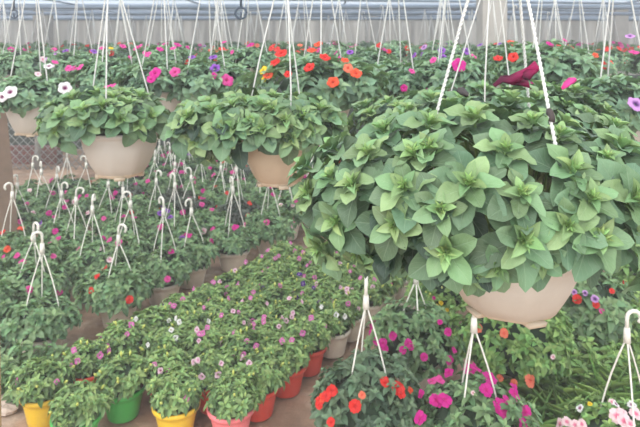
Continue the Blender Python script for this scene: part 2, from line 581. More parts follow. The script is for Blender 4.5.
# ------------------------------------------------------------------ objects
def empty(name, loc, rz=0.0, label=None, cat=None, group=None):
    o = bpy.data.objects.new(name, None)
    o.empty_display_size = 0.1
    COL.objects.link(o)
    o.location = loc
    o.rotation_euler = (0, 0, rz)
    tag(o, label, cat, group)
    return o


def tag(o, label=None, cat=None, group=None, kind=None):
    if label:
        o['label'] = label
    if cat:
        o['category'] = cat
    if group:
        o['group'] = group
    if kind:
        o['kind'] = kind
    return o


def part(name, me, parent=None, loc=(0, 0, 0), rot=None, scale=1.0, label=None):
    o = bpy.data.objects.new(name, me)
    COL.objects.link(o)
    o.parent = parent
    o.location = loc
    if rot is not None:
        o.rotation_euler = rot
    o.scale = (scale,) * 3
    if label:
        o['label'] = label
    return o


def face_rot(d, spin):
    q = Vector(d).normalized().to_track_quat('Z', 'Y')
    return (q.to_matrix() @ Matrix.Rotation(spin, 3, 'Z')).to_euler()


# pots ---------------------------------------------------------
def pot_mesh(mat, r=0.13, h=0.15, octa=0.0, scallop=0.0, taper=0.0):
    """hanging bowl; origin at the rim plane"""
    mb = MB()
    q = r * (1 - taper)
    prof = [(r * .42, -h), (r * .56, -h), (r * .62, -h * .96), (q * .74, -h * .80), (q * .85, -h * .58), (q * .94, -h * .34),
            (r * .965, -h * .12), (r * .97, -h * .10), (r * 1.02, -h * .09), (r * 1.03, 0.0), (r * 1.02, 0.004), (r * .96, 0.003),
            (r * .94, -h * .1), (r * .90, -h * .18)]

    def rf(a, i):
        k = octa * max(0, 1 - i / 8)
        m = (a % (math.pi / 4)) - math.pi / 8
        o = math.cos(math.pi / 8) / math.cos(m)
        s = 1 + (scallop * math.cos(16 * a) if i >= 8 and i <= 11 else 0)
        return (1 - k + k * o * 1.03) * s
    mb.lathe(prof, mat, 48, rf if (octa or scallop) else None)
    return mb.mesh('pot')


def ground_pot_mesh(mat, r=0.11, h=0.14):
    """tub standing on the earth; origin at its foot, rolled lip"""
    mb = MB()
    prof = [(r * .55, 0), (r * .66, 0.0), (r * .69, h * .05), (r * .76, h * .35), (r * .86, h * .68), (r * .915, h * .84), (r * .93, h * .845),
            (r * 1.0, h * .85), (r * 1.02, h * .90), (r * 1.02, h * .97), (r * .99, h), (r * .93, h), (r * .90, h * .96), (r * .87, h * .85)]
    mb.lathe(prof, mat, 28)
    return mb.mesh('pot')


def disc_mesh(mat, r, name):
    mb = MB()
    V = [(0, 0, 0.006)] + [(r * math.cos(a), r * math.sin(a), 0) for a in np.linspace(0, 2 * math.pi, 20, False)]
    mb.add(V, [(0, i + 1, (i + 1) % 20 + 1) for i in range(20)], mat)
    return mb.mesh(name)


def tray_mesh(mat, r, h):
    """stained clip-on drip tray with lugs"""
    mb = MB()
    prof = [(r * .2, -h), (r * .84, -h), (r * .97, -h * .7), (r * 1.05, -h * .1), (r * 1.06, 0), (r * .9, 0.001)]

    def rf(a, i):
        m = (a % (math.pi / 4)) - math.pi / 8
        o = math.cos(math.pi / 8) / math.cos(m)
        return o * 1.03
    mb.lathe(prof, mat, 48, rf)
    for k in range(4):
        a = k * math.pi / 2 + 0.3
        c, s = math.cos(a), math.sin(a)
        V = []
        for (rr, tt, z) in ((.8, -.22, -h * 1.25), (1.04, -.22, -h * 1.25), (1.04, .22, -h * 1.25), (.8, .22, -h * 1.25),
                            (.8, -.24, -h * .5), (1.08, -.24, -h * .5), (1.08, .24, -h * .5), (.8, .24, -h * .5)):
            V.append((r * (rr * c - tt * s), r * (rr * s + tt * c), z))
        mb.add(V, [(3, 2, 1, 0), (4, 5, 6, 7), (0, 1, 5, 4), (1, 2, 6, 5), (2, 3, 7, 6), (3, 0, 4, 7)], mat)
    return mb.mesh('drip_tray')


def strand_mesh(a, b, r, mat, bow=0.0, name='hanger_strand', n=6, seg=6):
    a, b = Vector(a), Vector(b)
    pts = []
    out = Vector((a.x + b.x, a.y + b.y, 0))
    out = out.normalized() if out.length > 1e-5 else Vector((1, 0, 0))
    for i in range(n + 1):
        t = i / n
        pts.append(a.lerp(b, t) + out * bow * math.sin(math.pi * t))
    mb = MB()
    mb.tube(pts, r, mat, seg)
    return mb.mesh(name)


def twist_mesh(pts, r, mat, turns_per_m=55, name='rope'):
    """laid rope: two strands wound round each other along a path"""
    pts = [Vector(p) for p in pts]
    L = [0]
    for a, b in zip(pts, pts[1:]):
        L.append(L[-1] + (b - a).length)
    n = int(L[-1] / 0.004)
    mb = MB()
    for ph in (0, math.pi):
        P = []
        for i in range(n + 1):
            s = L[-1] * i / n
            k = max(j for j in range(len(L)) if L[j] <= s + 1e-9)
            k = min(k, len(pts) - 2)
            q = pts[k].lerp(pts[k + 1], (s - L[k]) / (L[k + 1] - L[k]))
            t = (pts[k + 1] - pts[k]).normalized()
            x, y, _ = frame(t)
            an = s * turns_per_m * 2 * math.pi + ph
            P.append(q + (x * math.cos(an) + y * math.sin(an)) * r * 0.55)
        mb.tube(P, r * 0.62, mat, 6)
    return mb.mesh(name)


def hook_curve(z0, s):
    """J hook rising from z0"""
    pts = [(0, 0, z0)]
    for i in range(9):
        a = math.pi * (1.0 - i / 8 * 1.25)
        pts.append((s * (1 + math.cos(a)) - 0.0, 0, z0 + s * 1.6 + s * math.sin(a)))
    return pts


def hanger_hook_mesh(h, mat, r=0.0075):
    mb = MB()
    mb.tube([(0, 0, h - 0.11), (0, 0, h - 0.055)], [r * 1.9, r * 1.5], mat, 8)
    mb.tube(hook_curve(h - 0.058, 0.026), r * 1.0, mat, 7)
    return mb.mesh('hook')


HSTR = {}


def ground_hanger(root, rim_z, r_rim, h, rz, simple=False):
    """white plastic three-strand hanger standing up over a pot"""
    key = (round(r_rim, 3), round(h, 3), round(rim_z, 3), simple)
    if key not in HSTR:
        hk = hanger_hook_mesh(h, M['hanger'])
        st = [strand_mesh((r_rim * math.cos(a), r_rim * math.sin(a), rim_z), (0.004 * math.cos(a), 0.004 * math.sin(a), h - 0.10),
                          0.0034, M['hanger'], 0.016, 'hanger_strand', 6, 6) for a in (0.3, 2.4, 4.5)]
        if simple:
            mb = MB()
            for a in (0.3, 2.4, 4.5):
                mb.tube([(r_rim * math.cos(a), r_rim * math.sin(a), rim_z), (0, 0, h - 0.1)], 0.004, M['hanger'], 5)
            mb.tube([(0, 0, h - 0.11), (0, 0, h - 0.055)], [0.011, 0.009], M['hanger'], 6)
            mb.tube(hook_curve(h - 0.058, 0.019), 0.006, M['hanger'], 5)
            st = [mb.mesh('hanger')]
            hk = None
        HSTR[key] = (hk, st)
    hk, st = HSTR[key]
    if simple:
        part('hanger', st[0], root, rot=(0, 0, rz))
        return
    h_ = part('hanger', hk, root, rot=(0, 0, rz))
    for s in st:
        part('hanger_strand', s, h_)


def scatter_flowers(root, rnd, n, kind, colours, rx, rz, cz, size, zmin=0.15, front=True, name='flower'):
    for _ in range(n):
        for _t in range(20):
            u = ellip(rnd, zmin)
            if not front or u.y < 0.35:
                break
        p = Vector((u.x * rx, u.y * rx, cz + u.z * rz)) * 1.0
        d = Vector((u.x, u.y - 0.35, u.z * 0.8 + 0.25)).normalized()
        p = p + Vector((u.x, u.y, u.z)) * 0.012
        part(name, fl(kind, rnd.choice(colours)), root, p, face_rot(d, rnd.random() * 6), size * rnd.uniform(0.8, 1.15))


def px_flowers(root, rnd, items, rx, rz, cz, kind, size, ry=None):
    """flowers put on the front of a plant's dome along sight lines; root is an unrotated Empty"""
    ry = ry or rx
    C = Vector(root.location) + Vector((0, 0, cz))
    O = Vector((0, 0, CAMZ))
    for it in items:
        px, py, colour = it[:3]
        sc = it[3] if len(it) > 3 else 1.0
        k = it[4] if len(it) > 4 else kind
        D = at(px, py, 1.0) - O
        q = O - C
        A = (D.x / rx) ** 2 + (D.y / ry) ** 2 + (D.z / rz) ** 2
        B = 2 * (q.x * D.x / rx ** 2 + q.y * D.y / ry ** 2 + q.z * D.z / rz ** 2)
        Cc = (q.x / rx) ** 2 + (q.y / ry) ** 2 + (q.z / rz) ** 2 - 1.08
        disc = B * B - 4 * A * Cc
        t = (-B - math.sqrt(disc)) / (2 * A) if disc > 0 else -B / (2 * A)
        p = O + D * t
        nrm = Vector(((p.x - C.x) / rx, (p.y - C.y) / ry, (p.z - C.z) / rz)).normalized()
        d = (nrm * 0.6 + Vector((rnd.uniform(-.55, .55), -0.5, 0.35 + rnd.uniform(-.3, .45)))).normalized()
        part('flower', fl(k, colour), root, p - Vector(root.location), face_rot(d, rnd.random() * 6), size * sc * rnd.uniform(.9, 1.1))


# ================================================================== THE SETTING
def struct(name, me, label=None):
    o = part(name, me)
    o['kind'] = 'structure'
    if label:
        o['label'] = label
    return o


# floor: gently uneven earth
mb = MB()
rnd = random.Random(3)
nx, ny = 60, 60
X0, X1, Y0, Y1 = -8.0, 8.0, -3.0, 13.2
V, F = [], []
for j in range(ny + 1):
    for i in range(nx + 1):
        V.append((X0 + (X1 - X0) * i / nx, Y0 + (Y1 - Y0) * j / ny, rnd.uniform(-0.018, 0.0)))
for j in range(ny):
    for i in range(nx):
        b = j * (nx + 1) + i
        F.append((b, b + 1, b + nx + 2, b + nx + 1))
mb.add(V, F, M['ground'])
struct('floor', mb.mesh('floor'), 'bare brown trodden earth floor of the greenhouse')

# end wall: milky sheet above dark netting, posts, cap rail
YW = 13.0
mb = MB()
for i in range(32):
    x0 = -8 + i * 0.5
    mb.box((x0, YW, 1.05), (x0 + 0.50, YW + 0.02 + 0.01 * (i % 2), 2.26), M['wall_film'])
mb.box((-8, YW + 0.03, 0), (8, YW + 0.06, 1.06), M['net'])
mb.box((-8, YW, 2.27), (8, YW + 0.02, 2.56), M['shade_film'])
struct('wall_back', mb.mesh('wall_back', False), 'far end wall of pale milky sheets')
mb = MB()
mb.box((-8, YW - 0.03, 2.22), (8, YW, 2.29), M['concrete'])
for i in range(17):
    mb.box((-8 + i - 0.03, YW - 0.04, 0), (-8 + i + 0.03, YW - 0.031, 2.22), M['concrete'])
struct('trim_1', mb.mesh('trim', False), 'pale rail along the top of the end wall')
for s, nm in ((-1, 'wall_left'), (1, 'wall_right')):
    mb = MB()
    x = s * 7.9
    for i in range(10):
        y0 = 0 + i * 1.3
        mb.box((x, y0, 1.0), (x + 0.02, y0 + 1.27, 2.45), M['roof_film'])
    mb.box((x, 0, 0), (x + 0.02, 13, 1.0), M['net'])
    struct(nm, mb.mesh(nm, False), 'milky film side wall')
# roof film near, shade cloth over the far half; both softly sagging between pipes
for nm, y0, y1, mt, lab in (('ceiling', -2.0, 6.4, 'roof_film', 'hazy translucent greenhouse roof film'), ('ceiling_2', 6.4, 13.2, 'shade_film', 'blue-grey shade cloth under the far roof')):
    mb = MB()
    V, F = [], []
    for j in range(25):
        y = y0 + (y1 - y0) * j / 24
        for i in range(33):
            V.append((-8 + 0.5 * i, y, 2.50 + 0.04 * math.cos(j * math.pi / 2)))
    for j in range(24):
        for i in range(32):
            q = j * 33 + i
            F.append((q, q + 1, q + 34, q + 33))
    mb.add(V, F, M[mt])
    struct(nm, mb.mesh(nm), lab)

ROWS = [1.14, 2.02, 3.0, 4.2, 5.7, 7.6, 9.3, 11.2]
PIPE_Z = [2.045, 2.045, 2.16, 2.16, 2.17, 2.17, 2.18, 2.18]
for k, (y, z) in enumerate(zip(ROWS, PIPE_Z)):
    mb = MB()
    mb.tube([(-7.9, y, z + 0.01), (-3, y, z - 0.012 + 0.02), (0, y, z + 0.012), (3.4, y, z + 0.012), (7.9, y, z - 0.02)], 0.02 if k < 5 else 0.028, M['steel'], 10)
    struct('trim_%d' % (k + 2), mb.mesh('pipe'), 'galvanised overhead pipe carrying a row of hanging baskets')
for k, (y, z, r) in enumerate(((8.4, 2.33, 0.018), (10.3, 2.34, 0.02), (12.2, 2.30, 0.03))):
    mb = MB()
    mb.tube([(-7.9, y - 0.5, z + 0.04), (0, y, z), (7.9, y + 0.5, z - 0.05)], r, M['steel'], 8)
    struct('trim_%d' % (k + 11), mb.mesh('pipe'), 'thin roof purlin under the film')
for k, x in enumerate((-6.2, -4.1, -2.0, 0.4, 2.6, 4.9)):
    mb = MB()
    mb.tube([(x, 0, 2.43), (x, 13, 2.36)], 0.014, M['steel'], 8)
    struct('trim_%d' % (k + 15), mb.mesh('pipe'), 'lengthwise roof wire under the film')

# pillars
for nm, px, y, w, mat, lab in (('pillar', 495, 6.6, 0.27, 'concrete', 'broad pale concrete pillar behind the wilted flower'),
                               ('pillar', 252, 9.9, 0.27, 'concrete', 'grey concrete pillar behind the violet basket'),
                               ('pillar', 40, 10.4, 0.25, 'concrete', 'grey concrete pillar behind the white-flowered basket'),
                               ('pillar', 622, 9.9, 0.22, 'concrete', 'slim pale pillar at the right of the hall'),
                               ('pillar', 375, 12.2, 0.16, 'concrete', 'thin far pillar against the end wall')):
    mb = MB()
    x = (px - 320) / F_PX * y
    mb.box((x - w / 2, y, -0.02), (x + w / 2, y + w, 2.32), M[mat])
    struct(nm, mb.mesh(nm, False), lab)

# leaning brown post, left edge
mb = MB()
p0, p1 = at(2, 240, 4.6), at(-20, 25, 4.6)
p0 = p0 + (p0 - p1) * 0.92
mb.tube([p0, p1], 0.135, M['post_wood'], 4)
tag(part('wooden_post', mb.mesh('wooden_post', False)), 'thick weathered brown post at left below white-flowered basket', 'post')
# bamboo stake at lower left
mb = MB()
x = -317.5 / F_PX * 2.3
mb.tube([(x - 0.022, 2.3, -0.02), (x - 0.024, 2.3, 0.25), (x - 0.028, 2.3, 0.5), (x - 0.03, 2.3, 0.7)], [0.019, 0.018, 0.018, 0.016], M['stake'], 10)
tag(part('wooden_stake', mb.mesh('stake')), 'tan wooden stake upright at lower left beside the path', 'stake')

# chain-link fence in the left background with a low brick wall behind
fx0, fx1, fy = -4.45, -3.0, 8.2
fence = empty('chain_link_fence', (fx0, fy, 0), 0, 'grey chain-link fence standing behind the leftmost potted plants', 'fence')
mb = MB()
w, h, st = fx1 - fx0, 1.35, 0.11
n = int(w / st)
for i in range(-int(h / st) - 1, n + 1):
    for s in (1, -1):
        xa = i * st
        pts = []
        x_start, x_end = xa, xa + h
        z0, z1 = (0, h) if s == 1 else (h, 0)
        a, b = Vector((x_start, 0.006 * s, z0)), Vector((x_end, 0.006 * s, z1))
        t0 = max(0, (0 - a.x) / h)
        t1 = min(1, (w - a.x) / h)
        if t1 > t0:
            mb.tube([a.lerp(b, t0), a.lerp(b, t1)], 0.006, M['wire'], 4)
part('mesh_panel', mb.mesh('mesh_panel'), fence)
for x in (0.57, w):
    mb = MB()
    mb.tube([(x, 0.05, -0.02), (x, 0.05, 1.42)], 0.045, M['concrete'], 8)
    part('fence_post', mb.mesh('fence_post'), fence)
mb = MB()
mb.box((-7.5, 8.55, -0.02), (-3.75, 8.75, 0.24), M['brick'])
struct('wall_low', mb.mesh('wall_low', False), 'low red brick wall behind the fence')

mb = MB()
mb.box((-7.8, 9.85, -0.02), (7.8, 9.88, 1.05), M['net'])
struct('wall_net', mb.mesh('wall_net', False), 'dark green netting screen behind the ground pots')

# stones, paving by the path
rnd = random.Random(9)


def stone(px, py, r, lab, slab=False):
    d = F_PX * CAMZ / (py - HZ)
    p = at(px, py, d)
    mb = MB()
    V, F = [], []
    for i in range(6):
        ph = math.pi * i / 5
        for k in range(9):
            a = 2 * math.pi * k / 9
            j = rnd.uniform(0.85, 1.15)
            V.append((r * j * math.sin(ph) * math.cos(a), 0.8 * r * j * math.sin(ph) * math.sin(a), 0.42 * r * j * math.cos(ph)))
    for i in range(5):
        for k in range(9):
            k2 = (k + 1) % 9
            F.append((i * 9 + k, (i + 1) * 9 + k, (i + 1) * 9 + k2, i * 9 + k2))
    mb.add(V, F, M['stone'])
    tag(part('stone', mb.mesh('stone', False), None, (p.x, p.y, 0.25 * r)), lab, 'stone')


stone(13, 400, 0.085, 'largest pale stone by the path at lower left')
stone(8, 412, 0.05, 'small pale stone nearest the wooden stake')
stone(24, 398, 0.035, 'little pale stone just left of the yellow pot')


def slab(pxs, lab):
    mb = MB()
    V = []
    for z in (0.0, 0.022):
        for (px, py) in pxs:
            d = F_PX * CAMZ / (py - HZ)
            p = at(px, py, d)
            V.append((p.x, p.y, z - 0.004))
    F = [(3, 2, 1, 0), (4, 5, 6, 7)] + [(i, (i + 1) % 4, 4 + (i + 1) % 4, 4 + i) for i in range(4)]
    mb.add(V, F, M['slab'])
    tag(part('paving_slab', mb.mesh('paving_slab', False)), lab, 'paving slab')


slab([(382, 330), (428, 330), (436, 306), (398, 306)], 'worn pale paving slab between cream pots and magenta plant')

# ================================================================== FOREGROUND PETUNIA
ROSE = []
for k in range(7):
    mb = MB()
    r_ = random.Random(100 + k)
    add_rosette(mb, r_, (0, 0, 0), (0, 0, 1), 1.0, M['leaf_big'], True)
    mb.tube([(0, 0, 0.05), (0.03, 0.02, -0.5), (0.0, 0.0, -1.1)], [0.035, 0.05, 0.05], M['stem'], 6)
    ROSE.append(mb.mesh('leafy_shoot'))


def petunia(label, pot_px, d, rim_y, rpot, hpot, ell, leaf, listed, apex, ropes, seed, potmat='pot_big', n_fill=60, n_under=220, tray=True, group=None, rope_r=0.0024, twist=False, min_gap=0.062):
    """hanging bowl of leafy petunia. ell = (centre px x, px y, rx, ry, rz)"""
    rnd = random.Random(seed)
    base = at(pot_px, rim_y, d)
    root = empty('hanging_basket', base, 0, label, 'hanging basket', group)
    part('pot', pot_mesh(M[potmat], rpot, hpot, 0.9, 0.0, 0.05 if potmat == 'pot_big' else 0.0), root)
    part('soil', disc_mesh(M['soil_pot'], rpot * 0.93, 'soil'), root, (0, 0, -0.012))
    if tray:
        part('drip_tray', tray_mesh(M['tray'], rpot * 0.57, hpot * 0.10), root, (0, 0, -hpot + 0.004))
    ecx, ecy, rx, ry, rz = ell
    C = at(ecx, ecy, d)
    O = Vector((0, 0, CAMZ))
    pts = []
    for it in listed:
        px, py = it[:2]
        sc = it[2] if len(it) > 2 else 1.0
        D = at(px, py, 1.0) - O
        q = O - C
        A = (D.x / rx) ** 2 + (D.y / ry) ** 2 + (D.z / rz) ** 2
        B = 2 * (q.x * D.x / rx ** 2 + q.y * D.y / ry ** 2 + q.z * D.z / rz ** 2)
        Cc = (q.x / rx) ** 2 + (q.y / ry) ** 2 + (q.z / rz) ** 2 - 1
        disc = B * B - 4 * A * Cc
        t = (-B - math.sqrt(disc)) / (2 * A) if disc > 0 else -B / (2 * A)
        p = O + D * t
        pts.append((p, 0.6 + 0.38 * sc, True))
    tries = 0
    while n_fill > 0 and tries < 3000:
        tries += 1
        u = ellip(rnd, -0.30)
        p = C + Vector((u.x * rx, u.y * ry, u.z * rz)) * rnd.uniform(0.9, 1.0)
        if all((p - q[0]).length > min_gap for q in pts):
            # keep the bowl itself clear
            pts.append((p, rnd.uniform(0.75, 0.95), False))
            n_fill -= 1
    for p, sc, li in pts:
        u = Vector(((p.x - C.x) / rx, (p.y - C.y) / ry, (p.z - C.z) / rz))
        nrm = Vector((u.x / rx, u.y / ry, u.z / rz)).normalized()
        ax = nrm * 0.80 + Vector((0, 0, 0.36)) + Vector((0, -0.22 if p.y < C.y else 0, 0)) + Vector((rnd.uniform(-.18, .18), rnd.uniform(-.1, .1), rnd.uniform(-.1, .1)))
        part('leafy_shoot', rnd.choice(ROSE), root, p - base, face_rot(ax, rnd.random() * 6.28), leaf * sc * rnd.uniform(.92, 1.08))
    # older leaves beneath and between the shoots, tinted darker to paint gap shade
    mb = MB()
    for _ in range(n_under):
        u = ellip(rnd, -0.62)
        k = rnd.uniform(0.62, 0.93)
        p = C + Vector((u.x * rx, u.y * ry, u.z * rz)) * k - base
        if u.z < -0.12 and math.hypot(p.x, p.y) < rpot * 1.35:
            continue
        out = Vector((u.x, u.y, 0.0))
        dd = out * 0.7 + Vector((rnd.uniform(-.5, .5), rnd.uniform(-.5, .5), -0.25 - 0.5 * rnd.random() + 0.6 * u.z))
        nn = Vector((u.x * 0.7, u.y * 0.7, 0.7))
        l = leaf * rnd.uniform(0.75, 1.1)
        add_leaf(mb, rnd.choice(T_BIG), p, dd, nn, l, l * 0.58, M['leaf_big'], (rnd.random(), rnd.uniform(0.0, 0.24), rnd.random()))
    for _ in range(40):   # trailing stems from the soil out to the shoots
        p, sc, li = rnd.choice(pts)
        e = (p - base)
        m_ = Vector((e.x * 0.5, e.y * 0.5, max(e.z, 0.02) * 0.7 + 0.03))
        mb.tube([(e.x * 0.15, e.y * 0.15, -0.01), m_, e * 0.94], [0.004, 0.0035, 0.003], M['stem'], 5)
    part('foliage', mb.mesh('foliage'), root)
    # ropes
    ap = Vector(apex) - base
    for path in ropes:
        P = [ap] + [Vector(q) - base for q in path]
        me = twist_mesh(P, rope_r, M['rope']) if twist else None
        if me is None:
            b_ = MB()
            b_.tube(P, rope_r, M['rope'], 7)
            me = b_.mesh('rope')
        part('rope', me, root)
    mb = MB()
    mb.tube([(q[0], q[1], q[2]) for q in hook_curve(0.0, 0.016)], 0.0045, M['hanger'], 8)
    part('hook', mb.mesh('hook'), root, ap + Vector((-0.016, 0, -0.012)))
    return root, C, base


dD = 1.14
listD = [(307, 165, .85), (354, 186, 1.0), (338, 220, 1.05), (322, 246, .95), (310, 194, .85), (368, 155, .95), (334, 147, .85), (405, 189, 1.1),
         (415, 156, 1.1), (469, 186, 1.3), (571, 172, 1.15), (522, 240, 1.3), (446, 250, 1.3), (567, 226, .9), (596, 236, 1.15), (632, 199, 1.15),
         (620, 148, 1.0), (429, 150, .9), (634, 238, 1.05), (475, 120, 1.1), (511, 104, 1.0), (450, 108, .95), (532, 124, 1.0), (613, 128, .95), (559, 136, .9), (385, 132, .85),
         (505, 152, .95), (358, 250, .85), (395, 225, .9), (650, 165, 1.0), (380, 262, .7), (655, 270, .9), (520, 195, .8), (440, 210, .75), (590, 200, .8), (498, 264, .7), (540, 258, .7), (474, 270, .7)]
apD = at(504, -118, dD)
rootD, CD, baseD = petunia('large leafy green petunia basket nearest at right, broad leaves and twisted white ropes', 510, dD, 244, 0.138, 0.113,
                           (484, 190, 0.325, 0.26, 0.148), 0.066, listD, apD,
                           [[at(462, 20, dD - 0.02), at(432, 130, dD - 0.04), at(432, 240, dD - 0.02)],
                            [at(531, 15, dD - 0.10), at(556, 148, dD - 0.19), at(551, 225, dD - 0.13)],
                            [at(520, 0, dD + 0.05), at(530, 120, dD + 0.12), at(528, 235, dD + 0.13)]],
                           11, 'pot_big', 40, 260, True, None, 0.0031, True, 0.072)
# black tape round the front rope
mb = MB()
a_, b_ = at(549.0, 109, dD - 0.165), at(551.5, 122, dD - 0.174)
mb.tube([a_ - baseD, a_.lerp(b_, .3) - baseD, a_.lerp(b_, .6) + Vector((0.002, -0.002, 0)) - baseD, b_ - baseD], [0.0045, 0.0062, 0.0048, 0.0055], M['black_tie'], 9)
part('tape', mb.mesh('tape'), rootD, label='black tape wound round the front rope')


# wilted magenta flower drooping at the top of the plant
def wilted(name, pts, widths, mat, root, base, label):
    mb = MB()
    V, F, UV = [], [], []
    seg = 10
    r_ = random.Random(5)
    pts = [Vector(p) for p in pts]
    for i, (p, w) in enumerate(zip(pts, widths)):
        a, b = pts[max(i - 1, 0)], pts[min(i + 1, len(pts) - 1)]
        x, y, _ = frame(b - a)
        for k in range(seg):
            an = 2 * math.pi * k / seg
            rr = w * (1 + 0.45 * math.sin(3 * an + i) + r_.uniform(-.3, .3))
            V.append(p + (x * math.cos(an) + y * math.sin(an) * 0.55) * rr)
            UV.append((k / seg, i / (len(pts) - 1)))
    for i in range(len(pts) - 1):
        for k in range(seg):
            k2 = (k + 1) % seg
            F.append((i * seg + k, i * seg + k2, (i + 1) * seg + k2, (i + 1) * seg + k))
    mb.add([tuple(v - base) for v in V], F, mat, np.array(UV))
    part(name, mb.mesh(name), root, label=label)


wd = 1.10
wilted('wilted_flower', [at(494, 86, wd), at(502, 80, wd), at(511, 81, wd - .01), at(520, 76, wd - .01), at(528, 70, wd), at(537, 65, wd)],
       [0.003, 0.007, 0.009, 0.008, 0.007, 0.009], M['f_wilt'], rootD, baseD, 'wilted dark magenta flower')
wilted('wilted_flower', [at(511, 84, wd), at(519, 82, wd), at(527, 84, wd), at(531, 89, wd)], [0.003, 0.009, 0.008, 0.002], M['f_wilt'], rootD, baseD, 'curled dark magenta petal')
wilted('wilted_flower', [at(521, 79, wd - .01), at(527, 78, wd - .02), at(532, 72, wd - .01), at(538, 70, wd)], [0.004, 0.008, 0.007, 0.002], M['f_wilt'], rootD, baseD, 'curled dark magenta petal')
wilted('wilted_flower', [at(562, 89, wd), at(567, 85, wd), at(572, 81, wd), at(576, 79, wd)], [0.002, 0.005, 0.006, 0.003], M['f_pink'], rootD, baseD, 'furled pale pink flower bud')
wilted('wilted_flower', [at(457, 90, wd + .1), at(462, 92, wd + .1), at(468, 96, wd + .1)], [0.004, 0.009, 0.005], M['black_tie'], rootD, baseD, 'shrivelled dark spent flower')

# F: basket just behind, only its leafy top shows above the big one
dF = 1.95
listF = [(432, 100), (511, 98), (559, 94), (408, 111), (393, 127), (366, 108), (352, 126), (460, 102), (485, 92), (535, 100), (590, 104), (605, 112), (540, 88), (420, 128), (575, 92)]
apF = at(495, -58, dF)
petunia('leafy green petunia basket half hidden directly behind the large right-hand basket', 480, dF, 170, 0.13, 0.14, (480, 128, 0.40, 0.30, 0.125), 0.078, listF, apF,
        [[at(480, 0, dF), at(450, 95, dF), at(440, 165, dF)], [at(489, 0, dF - .1), at(485, 82, dF - .2), at(484, 170, dF - .12)],
         [at(500, 0, dF), at(509, 78, dF), at(518, 165, dF)]], 12, 'pot_hang', 36, 200, True, min_gap=0.075)

# A: basket at left
dA = 2.06
listA = [(62, 117, .9), (84, 112, 1.), (103, 108, 1.15), (128, 105, 1.1), (150, 117, 1.), (60, 130, .8), (120, 120, 1.), (74, 100, .9), (98, 96, .9), (140, 98, .9), (160, 128, .9), (112, 100, .9), (86, 124, .9), (137, 124, .9)]
apA = at(110, -44, dA)
rootA, CA, baseA = petunia('leafy green petunia basket at left in cream bowl, one pink bloom on top', 120, dA, 131, 0.131, 0.142, (106, 117, 0.20, 0.19, 0.085), 0.082, listA, apA,
        [[at(105, 0, dA - .02), at(93, 88, dA), at(84, 130, dA)], [at(107, 20, dA - .05), at(106, 103, dA - .15), at(106, 130, dA - .13)],
         [at(122, 0, dA), at(147, 88, dA), at(157, 130, dA + .02)]], 13, 'pot_hang', 22, 120, True)
px_flowers(rootA, random.Random(4), [(105, 90, 'f_pink', 1.25), (110, 88, 'f_pink', .9), (96, 93, 'f_yellow', .5)], 0.2, 0.085, CA.z - baseA.z, 'p', 0.026)

# C: centre-left basket with wide trailing shoots and tan bowl
dC = 1.9
listC = [(190, 118, 1.), (213, 112, 1.05), (232, 108, 1.), (196, 140, .9), (222, 132, 1.), (207, 152, .8), (235, 128, .9), (262, 108, 1.), (285, 122, 1.15), (272, 112, 1.), (300, 118, 1.05), (320, 112, 1.), (335, 124, .95), (250, 122, .9), (308, 132, .9), (180, 128, .8), (290, 138, .9), (228, 150, .75), (262, 130, .9), (246, 104, .8), (298, 100, .9)]
apC = at(285, -50, dC)
petunia('leafy green petunia basket at centre left in stained tan bowl, shoots trailing left', 279, dC, 138, 0.115, 0.135, (255, 124, 0.275, 0.19, 0.085), 0.082, listC, apC,
        [[at(274, 0, dC - .02), at(260, 57, dC - .04), at(250, 104, dC - .05), at(240, 137, dC - .02)], [at(288, 0, dC - .05), at(291, 90, dC - .12), at(290, 138, dC - .12)],
         [at(289, 10, dC), at(301, 108, dC), at(312, 135, dC + .03)]], 14, 'pot_tan', 22, 150, True)

# ================================================================== HANGING ROWS BEHIND
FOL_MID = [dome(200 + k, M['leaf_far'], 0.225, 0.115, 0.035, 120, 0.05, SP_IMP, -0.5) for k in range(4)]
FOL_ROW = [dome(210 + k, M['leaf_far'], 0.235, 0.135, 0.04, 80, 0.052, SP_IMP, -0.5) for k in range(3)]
POT_MID = pot_mesh(M['pot_hang'], 0.128, 0.145, 0.8)
POT_MIDT = pot_mesh(M['pot_tan'], 0.128, 0.145, 0.8)
TRAY_MID = tray_mesh(M['tray'], 0.128 * .6, 0.014)
SOIL_MID = disc_mesh(M['soil_pot'], 0.12, 'soil')
ROPES = {}


